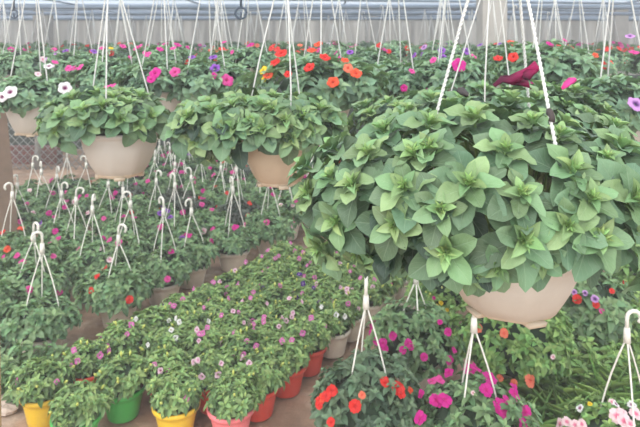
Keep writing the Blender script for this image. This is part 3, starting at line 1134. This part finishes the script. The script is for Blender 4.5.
def hang(px, d, rim_z, hook_z, label, group, k, rz, flowers=(), fcount=0, fcol=(), fsize=0.026, scale=1.0, simple=False, tan=False, kind='p', pxf=None, seed=0):
    rnd = random.Random(seed * 31 + int(px * 7) + int(d * 13))
    root = empty('hanging_basket', ((px - 320) / F_PX * d, d, rim_z), 0, label, 'hanging basket', group)
    part('pot', POT_MIDT if tan else POT_MID, root, scale=1.0)
    if not simple:
        part('drip_tray', TRAY_MID, root, (0, 0, -0.141))
        part('soil', SOIL_MID, root, (0, 0, -0.012))
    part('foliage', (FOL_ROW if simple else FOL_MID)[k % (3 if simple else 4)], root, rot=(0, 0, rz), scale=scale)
    L = round(hook_z - rim_z, 2)
    key = (L, simple)
    if key not in ROPES:
        R = 0.122
        rr = 0.0030 if d < 4.5 else 0.0042
        if simple:
            mb = MB()
            for a in (0.5, 2.6, 4.7):
                mb.tube([(R * math.cos(a), R * math.sin(a), 0), (0, 0, L)], rr, M['rope'], 5)
            mb.tube(hook_curve(L - 0.01, 0.02), 0.006, M['hanger'], 5)
            ROPES[key] = ([mb.mesh('hanger')], None)
        else:
            mb = MB()
            mb.tube(hook_curve(L - 0.01, 0.018), 0.005, M['hanger'], 7)
            ROPES[key] = ([strand_mesh((R * math.cos(a), R * math.sin(a), 0), (0, 0, L), rr, M['rope'], 0.0, 'rope') for a in (0.5, 2.6, 4.7)], mb.mesh('hook'))
    ms, hk = ROPES[key]
    ra = rnd.uniform(0, 6.28)
    for m_ in ms:
        part('hanger' if simple else 'rope', m_, root, rot=(0, 0, ra))
    if hk:
        part('hook', hk, root, (-0.018, 0, 0), (0, 0, 0))
    if pxf:
        px_flowers(root, rnd, pxf, 0.225 * scale, 0.115 * scale, 0.035 * scale, kind, fsize)
    if fcount:
        scatter_flowers(root, rnd, fcount, kind, fcol, 0.225 * scale, 0.12 * scale, 0.04 * scale, fsize, 0.0)
    return root


MAG, RED, ORA, COR, PNK, VIO, WHI, BLU, YEL, LIL = 'f_magenta', 'f_red', 'f_orange', 'f_coral', 'f_pink', 'f_violet', 'f_white', 'f_blush', 'f_yellow', 'f_lilac'
G2 = 'hanging baskets in the middle distance'
hang(33, 3.0, 1.41, 2.15, 'white petunia hanging basket at far left in cream bowl', G2, 0, 0.4, fsize=0.032, scale=0.98,
     pxf=[(65, 88, WHI, 1.1), (10, 92, WHI, 1.0), (49, 66, WHI, .8), (76, 88, BLU, .7), (38, 74, BLU, .5), (75, 68, PNK, 1.2), (2, 97, WHI, .8), (55, 62, PNK, .6)])
hang(112, 3.15, 1.485, 2.15, 'green hanging basket with scattered pink petunias behind the left leafy basket', G2, 1, 1.4, fsize=0.0234,
     pxf=[(68, 68, PNK, .9), (80, 67, PNK, 1.), (102, 48, PNK, .7), (111, 48, YEL, .6), (123, 46, PNK, .8), (146, 54, PNK, 1.)])
hang(162, 3.0, 1.47, 2.15, 'magenta petunia hanging basket between the left and centre leafy baskets', G2, 2, 2.2, fsize=0.0265,
     pxf=[(155, 73, MAG, 1.25), (151, 79, MAG, .9), (175, 72, PNK, 1.), (148, 54, PNK, .8), (160, 49, MAG, .7), (173, 48, PNK, .7), (192, 57, VIO, .8), (204, 80, MAG, .6)])
hang(208, 2.95, 1.475, 2.15, 'violet and pink petunia hanging basket under the dark ring hook', G2, 3, 0.1, fsize=0.0234,
     pxf=[(213, 57, VIO, 1.1), (215, 68, VIO, 1.), (227, 80, PNK, 1.3), (236, 96, PNK, 1.), (213, 76, MAG, .8), (224, 42, PNK, .6)])
hang(250, 3.5, 1.565, 2.15, 'hanging basket with pale bowl exposed, right of the violet petunias', G2, 1, 2.0, fsize=0.026, scale=0.8, pxf=[(250, 45, MAG, 1.), (241, 50, VIO, .7), (232, 52, PNK, .6)])
hang(322, 2.55, 1.485, 2.15, 'hanging basket crowded with large red and orange flowers at centre', G2, 0, 3.0, fsize=0.0225, scale=1.2, kind='p',
     pxf=[(281, 53, RED, 1.2), (275, 62, RED, 1.1), (312, 50, ORA, 1.15), (325, 57, RED, 1.2), (309, 67, RED, 1.1), (333, 82, ORA, 1.2), (268, 75, ORA, .9), (263, 70, YEL, .9), (264, 79, YEL, .7),
          (288, 74, RED, .7), (345, 60, ORA, .7), (356, 73, ORA, 1.15), (348, 68, COR, .9), (300, 45, COR, .6), (318, 44, ORA, .9)])
hang(397, 2.9, 1.47, 2.15, 'green hanging basket with two magenta blooms right of the red-flowered one', G2, 1, 0.7, fsize=0.0250, tan=True,
     pxf=[(366, 81, MAG, 1.1), (369, 75, MAG, 1.), (350, 52, VIO, .7), (404, 88, MAG, .7), (412, 71, PNK, .7)])
hang(450, 2.9, 1.50, 2.15, 'green hanging basket with one bright magenta flower left of the pillar', G2, 2, 0.2, fsize=0.0265,
     pxf=[(459, 65, MAG, 1.25), (425, 92, MAG, .8), (433, 60, PNK, .7), (474, 56, PNK, .7)])
hang(545, 3.1, 1.52, 2.15, 'full green hanging basket with few flowers right of the broad pillar', G2, 3, 1.9, fsize=0.03, scale=1.25,
     pxf=[(498, 58, RED, .9), (513, 57, RED, .9), (550, 44, MAG, .8), (532, 88, MAG, 1.), (565, 40, PNK, .6)])
hang(618, 2.35, 1.43, 2.15, 'lilac petunia hanging basket at the right edge of the view', G2, 0, 2.6, fsize=0.0265, scale=1.05,
     pxf=[(636, 104, LIL, 1.2), (634, 52, PNK, .8), (630, 36, LIL, .7)])

# deeper rows
PAL = [([MAG, PNK], 'magenta'), ([RED, ORA], 'red'), ([PNK, BLU], 'pink'), ([VIO, LIL], 'violet'), ([ORA, COR], 'orange'), ([WHI, BLU], 'white'), ([RED], 'scarlet'), ([MAG], 'purple-pink')]
ROWN = ['third', 'fourth', 'fifth', 'sixth', 'back']
RD = random.Random(77)
for ri, (d, dx, hz) in enumerate(((4.2, 0.50, 2.15), (5.7, 0.52, 2.16), (7.6, 0.54, 2.16), (9.3, 0.56, 2.17), (11.2, 0.62, 2.17))):
    half = 330 / F_PX * d + 0.1
    nb = int(2 * half / dx) + 1
    for j in range(nb):
        x = -half + dx * (j + 0.5) + RD.uniform(-0.07, 0.07)
        pal, cn = RD.choice(PAL)
        px = 320 + x / d * F_PX
        if ri == 0 and 300 < px < 345:
            pal, cn = PAL[1]
        z = 1.52 + RD.uniform(-0.035, 0.035) + 0.012 * ri
        hang(px, d + RD.uniform(-.06, .06), z, hz, '%s-flowered hanging basket, %s from left in the %s row of baskets' % (cn, ordn(j), ROWN[ri]),
             'hanging baskets in the %s row' % ROWN[ri], j + ri, RD.uniform(0, 6), fcount=(5, 5, 4, 4, 3)[ri], fcol=pal, fsize=0.026 + 0.003 * ri, simple=(ri > 0), scale=1.02, tan=(j % 4 == 1), seed=ri * 50 + j)

# dark ring hook hung from the overhead pipe
for px, py, d, s, lab in ((241, 13, 3.0, 0.028, 'dark steel ring hook hanging above the violet basket'), (14, 14, 4.2, 0.028, 'bluish steel ring hook hanging at the upper left')):
    c = at(px, py, d)
    mb = MB()
    mb.tube([c + Vector((s * math.cos(a), 0, s * math.sin(a))) for a in np.linspace(0, 2 * math.pi, 25)], 0.006, M['hook_dark'], 8)
    mb.tube([c + Vector((0, 0, s)), c + Vector((0, 0, 0.12)), Vector((c.x, d, 2.15))], 0.006, M['hook_dark'], 7)
    mb.tube([c + Vector((0, 0, -s)), c + Vector((0, 0, s * 0.2))], 0.005, M['hook_dark'], 7)
    tag(part('hanging_ring_hook', mb.mesh('hanging_ring_hook')), lab, 'hook')

# drip hoses slung under the roof
for k, (y, z0, sag, lab) in enumerate(((8.9, 2.27, 0.06, 'thin grey irrigation hose sagging under the roof, nearer one'), (10.8, 2.30, 0.08, 'thin grey irrigation hose sagging under the roof, farther one'))):
    mb = MB()
    pts = []
    for i in range(61):
        x = -7.8 + 15.6 * i / 60
        pts.append((x, y, z0 - sag * (0.5 - 0.5 * math.cos(x * 2 * math.pi / 2.6))))
    mb.tube(pts, 0.012, M['steel'], 6)
    tag(part('hanging_hose', mb.mesh('hose')), lab, 'hose')

# ================================================================== GROUND POTS
GP = {k: ground_pot_mesh(M['pot_' + k], 0.103, 0.135) for k in ('yellow', 'green', 'red', 'pink', 'cream')}
GPL = ground_pot_mesh(M['pot_cream'], 0.125, 0.145)
SOIL_S = disc_mesh(M['soil_pot'], 0.091, 'soil')
SOIL_L = disc_mesh(M['soil_pot'], 0.112, 'soil')
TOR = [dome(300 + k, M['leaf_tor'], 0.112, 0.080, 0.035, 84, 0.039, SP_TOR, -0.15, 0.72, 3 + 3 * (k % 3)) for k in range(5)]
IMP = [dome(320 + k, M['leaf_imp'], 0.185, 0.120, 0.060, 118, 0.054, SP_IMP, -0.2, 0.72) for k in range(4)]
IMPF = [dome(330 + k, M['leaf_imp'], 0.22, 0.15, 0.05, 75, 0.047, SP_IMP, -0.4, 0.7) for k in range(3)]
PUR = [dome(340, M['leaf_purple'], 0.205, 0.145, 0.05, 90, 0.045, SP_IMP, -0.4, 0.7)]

# centre bed of torenias
R1 = Vector((-0.39, 2.60, 0))
U = Vector((0.525, 0.85, 0))
VV = Vector((-0.211, 0.026, 0))
bed_col = [['pink', 'yellow', 'green', 'green', 'yellow'], ['red', 'red', 'red', 'red', 'red'], ['red', 'red', 'red', 'red', 'cream'], ['red', 'red', 'red', 'cream', 'cream']]
RB = random.Random(5)
fcols = [['f_tor_pink', 'f_tor_pale'], ['f_tor_pale'], ['f_tor_pink'], ['f_tor_violet', 'f_tor_pink'], ['f_tor_white']]
fnames = ['pink and pale', 'pale pink', 'pink', 'violet', 'white']
PLAN = {(0, 0): 1, (0, 1): 2, (0, 2): 1, (0, 3): 1, (0, 4): 3, (1, 0): 1, (2, 0): 0, (3, 0): 2, (4, 0): 4, (2, 3): 4, (1, 3): 4, (3, 3): 4, (3, 4): 4, (2, 2): 0, (3, 2): 0, (3, 1): 0,
        (2, 1): 2, (5, 1): 3, (5, 2): 3, (6, 2): 3, (4, 2): 0, (4, 1): 1, (6, 0): 0, (7, 0): 2, (9, 3): 0, (9, 4): 2, (8, 4): 2, (8, 3): 0, (6, 1): 0}
NFL = {(0, 0): 0, (0, 1): 1, (0, 2): 0, (0, 3): 0, (0, 4): 2, (1, 0): 3, (2, 2): 9, (3, 2): 8, (3, 1): 8, (2, 1): 6, (4, 2): 6, (4, 1): 6, (3, 3): 3, (2, 3): 3}
for i in range(10):
    for j in range(5):
        p = R1 + U * (0.213 * i) + VV * j
        p = p + Vector((RB.uniform(-.015, .015), RB.uniform(-.015, .015), 0))
        if (i, j) == (0, 3):
            p = Vector((-1.03, 2.54, 0))
        if (i, j) == (0, 2):
            p = Vector((-0.905, 2.76, 0))
        if (i, j) == (0, 1):
            p = Vector((-0.63, 2.63, 0))
        if (i, j) == (1, 3):
            continue
        if (i, j) == (1, 4):
            p = Vector((-1.13, 2.91, 0))
        if (i, j) == (0, 4):
            p = Vector((-1.25, 2.72, 0))
        pc = bed_col[i][j] if i < 4 else 'cream'
        fi = PLAN.get((i, j), RB.randrange(4))
        nf = NFL.get((i, j), RB.randint(2, 6))
        ft = ('with %s flowers' % fnames[fi]) if nf else 'without open flowers'
        rows = ['front row', 'second row', 'third row', 'fourth row', 'fifth row', 'sixth row', 'seventh row', 'eighth row', 'ninth row', 'last row'][i]
        lab = '%s pot of torenia %s, %s from right, %s of bed' % (pc, ft, ordn(j - 1 if (i, j) == (1, 4) else j), rows)
        root = empty('potted_torenia', p, 0, lab, 'potted plant', 'torenia pots in the central bed')
        part('pot', GP[pc], root)
        part('soil', SOIL_S, root, (0, 0, 0.118))
        part('foliage', TOR[(i * 3 + j) % 5], root, (0, 0, 0.135), (0, 0, RB.uniform(0, 6.28)), RB.uniform(0.95, 1.1))
        rr = random.Random(i * 10 + j)
        for _ in range(nf):
            u = ellip(rr, 0.25)
            if u.y > 0.5:
                u.y = -u.y
            q = Vector((u.x * 0.118, u.y * 0.118, 0.135 + 0.03 + u.z * 0.106))
            part('flower', fl('t', rr.choice(fcols[fi])), root, q, face_rot((u.x, u.y - 0.5, 0.35), rr.random() * 6), 0.0155 * rr.uniform(.85, 1.2))

# left field of impatiens with white hangers
E0 = Vector((-1.48, 3.30, 0))
UU = Vector((0.53, 0.848, 0))
NL = Vector((-0.848, 0.53, 0))
RL = random.Random(21)
SPOTC = {(0, 1): ([RED], 'red', 5), (0, 0): ([MAG], 'magenta', 0), (0, 3): ([MAG], 'magenta', 4), (0, 2): ([MAG, PNK], 'magenta', 3)}
fieldrows = {}
for k in range(0, 16):
    for i in range(-8, 18):
        p = E0 + UU * (0.385 * i) + NL * (0.42 * k) + UU * (0.19 * (k % 2))
        p = p + Vector((RL.uniform(-.05, .05), RL.uniform(-.05, .05), 0))
        px, py = to_px((p.x, p.y, 0.2))
        if p.y < 3.0 or p.y > (6.3 if px < 105 else 8.3) or px < -35 or px > (345 if p.y > 4 else 300):
            continue
        if fx0 - .3 < p.x < fx1 + .3 and p.y > fy - .35:
            continue
        if (p.x + 2.72) ** 2 + (p.y - 4.6) ** 2 < 0.12:
            continue
        fieldrows.setdefault(k, []).append((i, p))
HD = 0.52
for k, lst in fieldrows.items():
    for q, (i, p) in enumerate(lst):
        near = p.y < 6.2
        dark = RL.random() < 0.10 and p.y > 5.2
        cols, cn, nf = RL.choice([([MAG], 'magenta', 5), ([MAG], 'magenta', 4), ([MAG, PNK], 'bright pink', 5), ([RED], 'red', 3), ([RED, ORA], 'orange-red', 3), ([MAG], 'magenta', 3), ([VIO, MAG], 'purple', 3), ([PNK, BLU], 'pale pink', 4)])
        if (k, i) in SPOTC:
            cols, cn, nf = SPOTC[(k, i)]
        ft = '%s-flowered' % cn if nf else 'flowerless green'
        lab = '%s%s potted impatiens, %s from front in %s row left of path' % ('dark-leaved ' if dark else '', ft, ordn(q), ordn(k))
        hgt = HD + RL.uniform(-0.03, 0.04)
        root = empty('potted_impatiens', p, 0, lab, 'potted plant', 'impatiens pots left of the path')
        part('pot', GPL, root)
        fo = PUR[0] if dark else (IMP[(i + k) % 4] if near else IMPF[(i + k) % 3])
        part('foliage', fo, root, (0, 0, 0.145), (0, 0, RL.uniform(0, 6.28)), RL.uniform(0.92, 1.1))
        if near:
            part('soil', SOIL_L, root, (0, 0, 0.128))
        if RL.random() < 0.8:
            ground_hanger(root, 0.14, 0.118, 0.60 + 0.04 * RL.randint(0, 2), RL.uniform(0, 6.28), not near)
        rr = random.Random(k * 100 + i)
        scatter_flowers(root, rr, nf, 'i', cols, 0.205, 0.145, 0.145 + 0.045, 0.024 if near else 0.028, 0.1)


# right-hand front plants, each with its own foliage
def big_plant(px, d, rx, rz, n, leaf, mat, seed, label, pxf, hgt=0.62, hrot=0.0, pot=True, fsize=0.0178, kind='i', cz=None, hook=True, name='potted_impatiens', cat='potted plant', spec=SP_IMP, buds=0, rim=0.145):
    cz = rz * 0.45 if cz is None else cz
    x = (px - 320) / F_PX * d
    root = empty(name, (x, d, 0), 0, label, cat)
    part('pot', GPL, root)
    part('soil', SOIL_L, root, (0, 0, 0.128))
    part('foliage', dome(seed, mat, rx, rz, cz, n, leaf, spec, -0.5, 0.7, buds), root, (0, 0, rim))
    if hook:
        ground_hanger(root, 0.14, 0.118, hgt, hrot)
    px_flowers(root, random.Random(seed), pxf, rx, rz, rim + cz, kind, fsize)
    return root


big_plant(366, 2.48, 0.235, 0.165, 190, 0.046, M['leaf_dark'], 401, 'dark-leaved impatiens with clusters of red flowers at bottom centre',
          [(320, 401, RED, 1.), (326, 396, RED, 1.2), (332, 391, RED, 1.2), (319, 405, RED, .9), (355, 406, RED, 1.25), (362, 395, COR, .9), (385, 382, RED, 1.2), (398, 388, RED, 1.4),
           (401, 393, RED, 1.1), (410, 390, ORA, .8), (331, 422, RED, .9), (322, 398, ORA, .9)], 0.72, 1.45)
big_plant(416, 2.98, 0.235, 0.19, 190, 0.044, M['leaf_imp'], 402, 'magenta impatiens pot at centre right, behind the red-flowered pot',
          [(374, 325, MAG, 1.3), (373, 333, MAG, 1.2), (377, 341, MAG, 1.1), (383, 343, MAG, 1.2), (385, 349, MAG, 1.), (393, 336, MAG, 1.2), (408, 343, MAG, 1.1), (403, 350, MAG, 1.1), (411, 347, MAG, .9),
           (424, 357, MAG, 1.1), (448, 332, MAG, 1.2), (449, 360, MAG, 1.2), (454, 350, MAG, .9), (440, 322, MAG, .7)], 0.625, 0.2)
big_plant(474, 2.32, 0.235, 0.17, 190, 0.046, M['leaf_imp'], 403, 'impatiens with the largest magenta flowers, below the big hanging bowl',
          [(470, 370, MAG, 1.4), (476, 368, MAG, 1.1), (489, 378, MAG, 1.5), (486, 390, MAG, 1.3), (500, 407, MAG, 1.7), (508, 405, MAG, 1.6), (504, 410, MAG, 1.5), (436, 401, MAG, 1.3), (445, 400, MAG, 1.4),
           (420, 418, MAG, 1.2), (449, 373, MAG, 1.2), (440, 380, PNK, 1.), (432, 381, PNK, .9), (525, 412, MAG, 1.2), (523, 424, MAG, 1.2), (515, 395, MAG, 1.2), (514, 388, MAG, 1.1), (473, 393, BLU, .5), (421, 394, MAG, .9)],
          0.70, 1.6, fsize=0.0195)
big_plant(515, 2.95, 0.285, 0.235, 260, 0.042, M['leaf_bright'], 404, 'bright green bushy potted plant with coral flowers under the big bowl',
          [(504, 333, COR, 1.3), (478, 328, COR, 1.3), (530, 381, COR, 1.5), (514, 383, COR, 1.), (500, 378, COR, .9), (553, 357, 'f_blush', .6)], 0.66, 0.4, name='potted_flower')
big_plant(627, 2.28, 0.22, 0.115, 130, 0.038, M['leaf_bright'], 405, 'potted plant with white-pink clustered flowers at the lower right corner',
          [(560, 424, BLU, 1.1), (567, 422, BLU, 1.2), (575, 425, BLU, 1.1), (582, 424, BLU, 1.), (617, 416, BLU, 1.5), (624, 421, BLU, 1.4), (622, 413, BLU, 1.2), (636, 414, BLU, 1.3), (632, 405, WHI, 1.), (616, 404, WHI, .8),
           (580, 408, WHI, .8), (590, 404, YEL, .6), (612, 402, 'f_blush', .8), (630, 424, BLU, 1.3)], 0.68, 0.0, fsize=0.018, name='potted_flower', rim=0.15)
big_plant(440, 3.65, 0.21, 0.17, 150, 0.046, M['leaf_bright'], 406, 'light green potted plant with yellow buds left of the big bowl',
          [(437, 306, YEL, .7), (441, 303, YEL, .7), (434, 298, MAG, .6), (447, 310, YEL, .6)], 0.60, 0.6, name='potted_flower', buds=14)
big_plant(592, 3.35, 0.24, 0.20, 150, 0.065, M['leaf_imp'], 407, 'broad-leaved plant with red and lilac flowers right of the big bowl',
          [(577, 299, RED, 1.4), (595, 299, LIL, 1.2), (596, 305, RED, 1.), (602, 312, PNK, 1.1), (612, 291, RED, .9), (574, 292, LIL, .9), (585, 293, LIL, .8), (573, 346, LIL, .8)], 0.5, 0.6, hook=False, name='potted_flower')
big_plant(398, 4.25, 0.17, 0.14, 120, 0.04, M['leaf_imp'], 408, 'small cream pot of pink-flowered impatiens at the end of central bed',
          [(370, 268, PNK, .9), (392, 276, BLU, 1.), (402, 270, PNK, .9), (384, 270, BLU, .8)], 0.52, 2.0)
big_plant(545, 3.75, 0.24, 0.2, 150, 0.05, M['leaf_imp'], 409, 'leafy green plant directly behind the base of the big bowl', [(560, 296, RED, .9)], 0.5, 0.6, hook=False, name='potted_flower')
big_plant(650, 3.8, 0.26, 0.22, 150, 0.06, M['leaf_bright'], 410, 'tall bright leafy plant at the far right edge', [(625, 282, RED, .9)], 0.5, 0.6, hook=False, name='potted_flower')
big_plant(480, 4.5, 0.24, 0.2, 140, 0.05, M['leaf_imp'], 411, 'green pot plant deep in shade behind the big bowl', [(470, 262, PNK, .9)], 0.5, 0.6, name='potted_flower')
big_plant(590, 4.6, 0.28, 0.24, 150, 0.06, M['leaf_imp'], 412, 'bushy green plant farthest back on the right side', [(600, 258, RED, .9), (628, 262, MAG, .8)], 0.5, 0.6, hook=False, name='potted_flower')


# weeds and grass on the right
def weed(px, py, r, h, n, leaf, mat, seed, label):
    d = F_PX * CAMZ / (py - HZ)
    p = at(px, py, d)
    rnd = random.Random(seed)
    root = empty('leafy_weed', (p.x, p.y, 0), 0, label, 'weed')
    mb = MB()
    ms = MB()
    for _ in range(n):
        a, q = rnd.random() * 6.28, math.sqrt(rnd.random()) * r
        b = Vector((q * math.cos(a), q * math.sin(a), 0))
        hh = h * rnd.uniform(0.55, 1.0) * (1 - 0.4 * q / r)
        tip = b * 1.35 + Vector((rnd.uniform(-.03, .03), rnd.uniform(-.03, .03), hh))
        ms.tube([b * 0.7 + Vector((0, 0, -0.01)), b.lerp(tip, .6), tip], [0.005, 0.004, 0.003], M['stem'], 5)
        for s in range(5):
            t = 0.35 + 0.16 * s
            add_rosette(mb, rnd, (b * 0.7).lerp(tip, t), Vector((rnd.uniform(-.4, .4), rnd.uniform(-.4, .4) - .2, 1)), leaf * rnd.uniform(.75, 1.2), mat, False,
                        ((3, 0.15, 1.0, 0.52, -0.1, 0.5), (2, 0.6, 0.6, 0.3, 0.0, 0.8)), (0.1 + 0.12 * s, 1.0))
    part('foliage', mb.mesh('foliage'), root)
    part('stems', ms.mesh('stems'), root)


weed(625, 350, 0.22, 0.36, 36, 0.06, M['leaf_bright'], 502, 'broad green weed clump near the right edge behind the hook')
weed(555, 352, 0.2, 0.3, 34, 0.055, M['leaf_imp'], 503, 'dark weedy clump behind the coral-flowered plant')
weed(20, 392, 0.13, 0.26, 30, 0.055, M['leaf_imp'], 504, 'dark green leafy clump at the lower left beside the stake')
weed(12, 352, 0.16, 0.26, 30, 0.055, M['leaf_far'], 505, 'blue-green leafy clump at left edge above the lower dark clump')

weed(592, 378, 0.15, 0.26, 30, 0.05, M['leaf_bright'], 506, 'light green weed clump rising from the grass at right')
weed(566, 398, 0.12, 0.2, 22, 0.045, M['leaf_bright'], 507, 'small weed clump in grass left of the white-pink flowers')

rnd = random.Random(61)
mb = MB()
T_BLADE = leaf_template(5, 3, 0.25, 0.5, 0.45, 0.7)
for _ in range(2600):
    px, py = rnd.uniform(505, 650), rnd.uniform(318, 470)
    if px > 612 + (py - 400) * 0.3 and 345 < py < 415 and rnd.random() < 0.85:
        continue
    d = F_PX * CAMZ / (py - HZ)
    p = at(px, py, d)
    l = rnd.uniform(0.10, 0.26)
    dd = Vector((rnd.uniform(-.75, .75), rnd.uniform(-.75, .75), rnd.uniform(0.5, 1.2)))
    add_leaf(mb, T_BLADE, (p.x, p.y, -0.01), dd, Vector((-dd.x * .5, -dd.y * .5, 1)), l, l * 0.05 + 0.004, M['leaf_bright'], (rnd.random(), rnd.uniform(0.3, 1.0), rnd.random()))
tag(part('grass', mb.mesh('grass')), 'long green grass growing between the pots at right', 'grass', kind='stuff')

# ================================================================== LIGHT, AIR, CAMERA
w = bpy.data.worlds.new('World')
S.world = w
w.use_nodes = True
nt = w.node_tree
bg = nt.nodes['Background']
tc = nt.nodes.new('ShaderNodeTexCoord')
sx = nt.nodes.new('ShaderNodeSeparateXYZ')
nt.links.new(tc.outputs['Generated'], sx.inputs[0])
f = mathn(nt, 'MULTIPLY', mathn(nt, 'ADD', sx.outputs[2], 0.1), 1.2, True)
c = mixc(nt, f, (0.80, 0.83, 0.86), (0.93, 0.97, 1.0))
nt.links.new(c, bg.inputs[0])
bg.inputs[1].default_value = 2.7
sun = bpy.data.lights.new('sun', 'SUN')
sun.energy = 3.6
sun.angle = math.radians(45)
sun.color = (1.0, 0.98, 0.94)
so = bpy.data.objects.new('sun', sun)
so.rotation_euler = (math.radians(46), math.radians(-12), math.radians(-14))
COL.objects.link(so)

# humid air filling the house
m, ntv, out = new_mat('humid air')
vs = ntv.nodes.new('ShaderNodeVolumeScatter')
vs.inputs['Color'].default_value = (0.95, 0.97, 1.0, 1)
vs.inputs['Density'].default_value = 0.013
vs.inputs['Anisotropy'].default_value = 0.2
ntv.links.new(vs.outputs[0], out.inputs['Volume'])
if True:
    mb = MB()
    mb.box((-8.6, -3.2, -0.3), (8.6, 13.6, 2.9), m)
    o = struct('haze', mb.mesh('haze', False), 'thin humid haze in the greenhouse air')
    tag(o, kind='structure')

cam = bpy.data.cameras.new('camera')
co = bpy.data.objects.new('camera', cam)
COL.objects.link(co)
co.location = (0, 0, CAMZ)
co.rotation_euler = (math.pi / 2, 0, 0)
cam.sensor_fit = 'HORIZONTAL'
cam.sensor_width = 36
cam.lens = F_PX / 640 * 36
cam.shift_y = -(213.5 - HZ) / 640
cam.clip_start = 0.02
cam.dof.use_dof = True
cam.dof.focus_distance = 1.0
cam.dof.aperture_fstop = 13.0
S.camera = co
S.view_settings.view_transform = 'Standard'
S.view_settings.exposure = 0.0
S.view_settings.gamma = 1.02
S.cycles.max_bounces = 8
S.cycles.transparent_max_bounces = 12
S.cycles.volume_bounces = 1
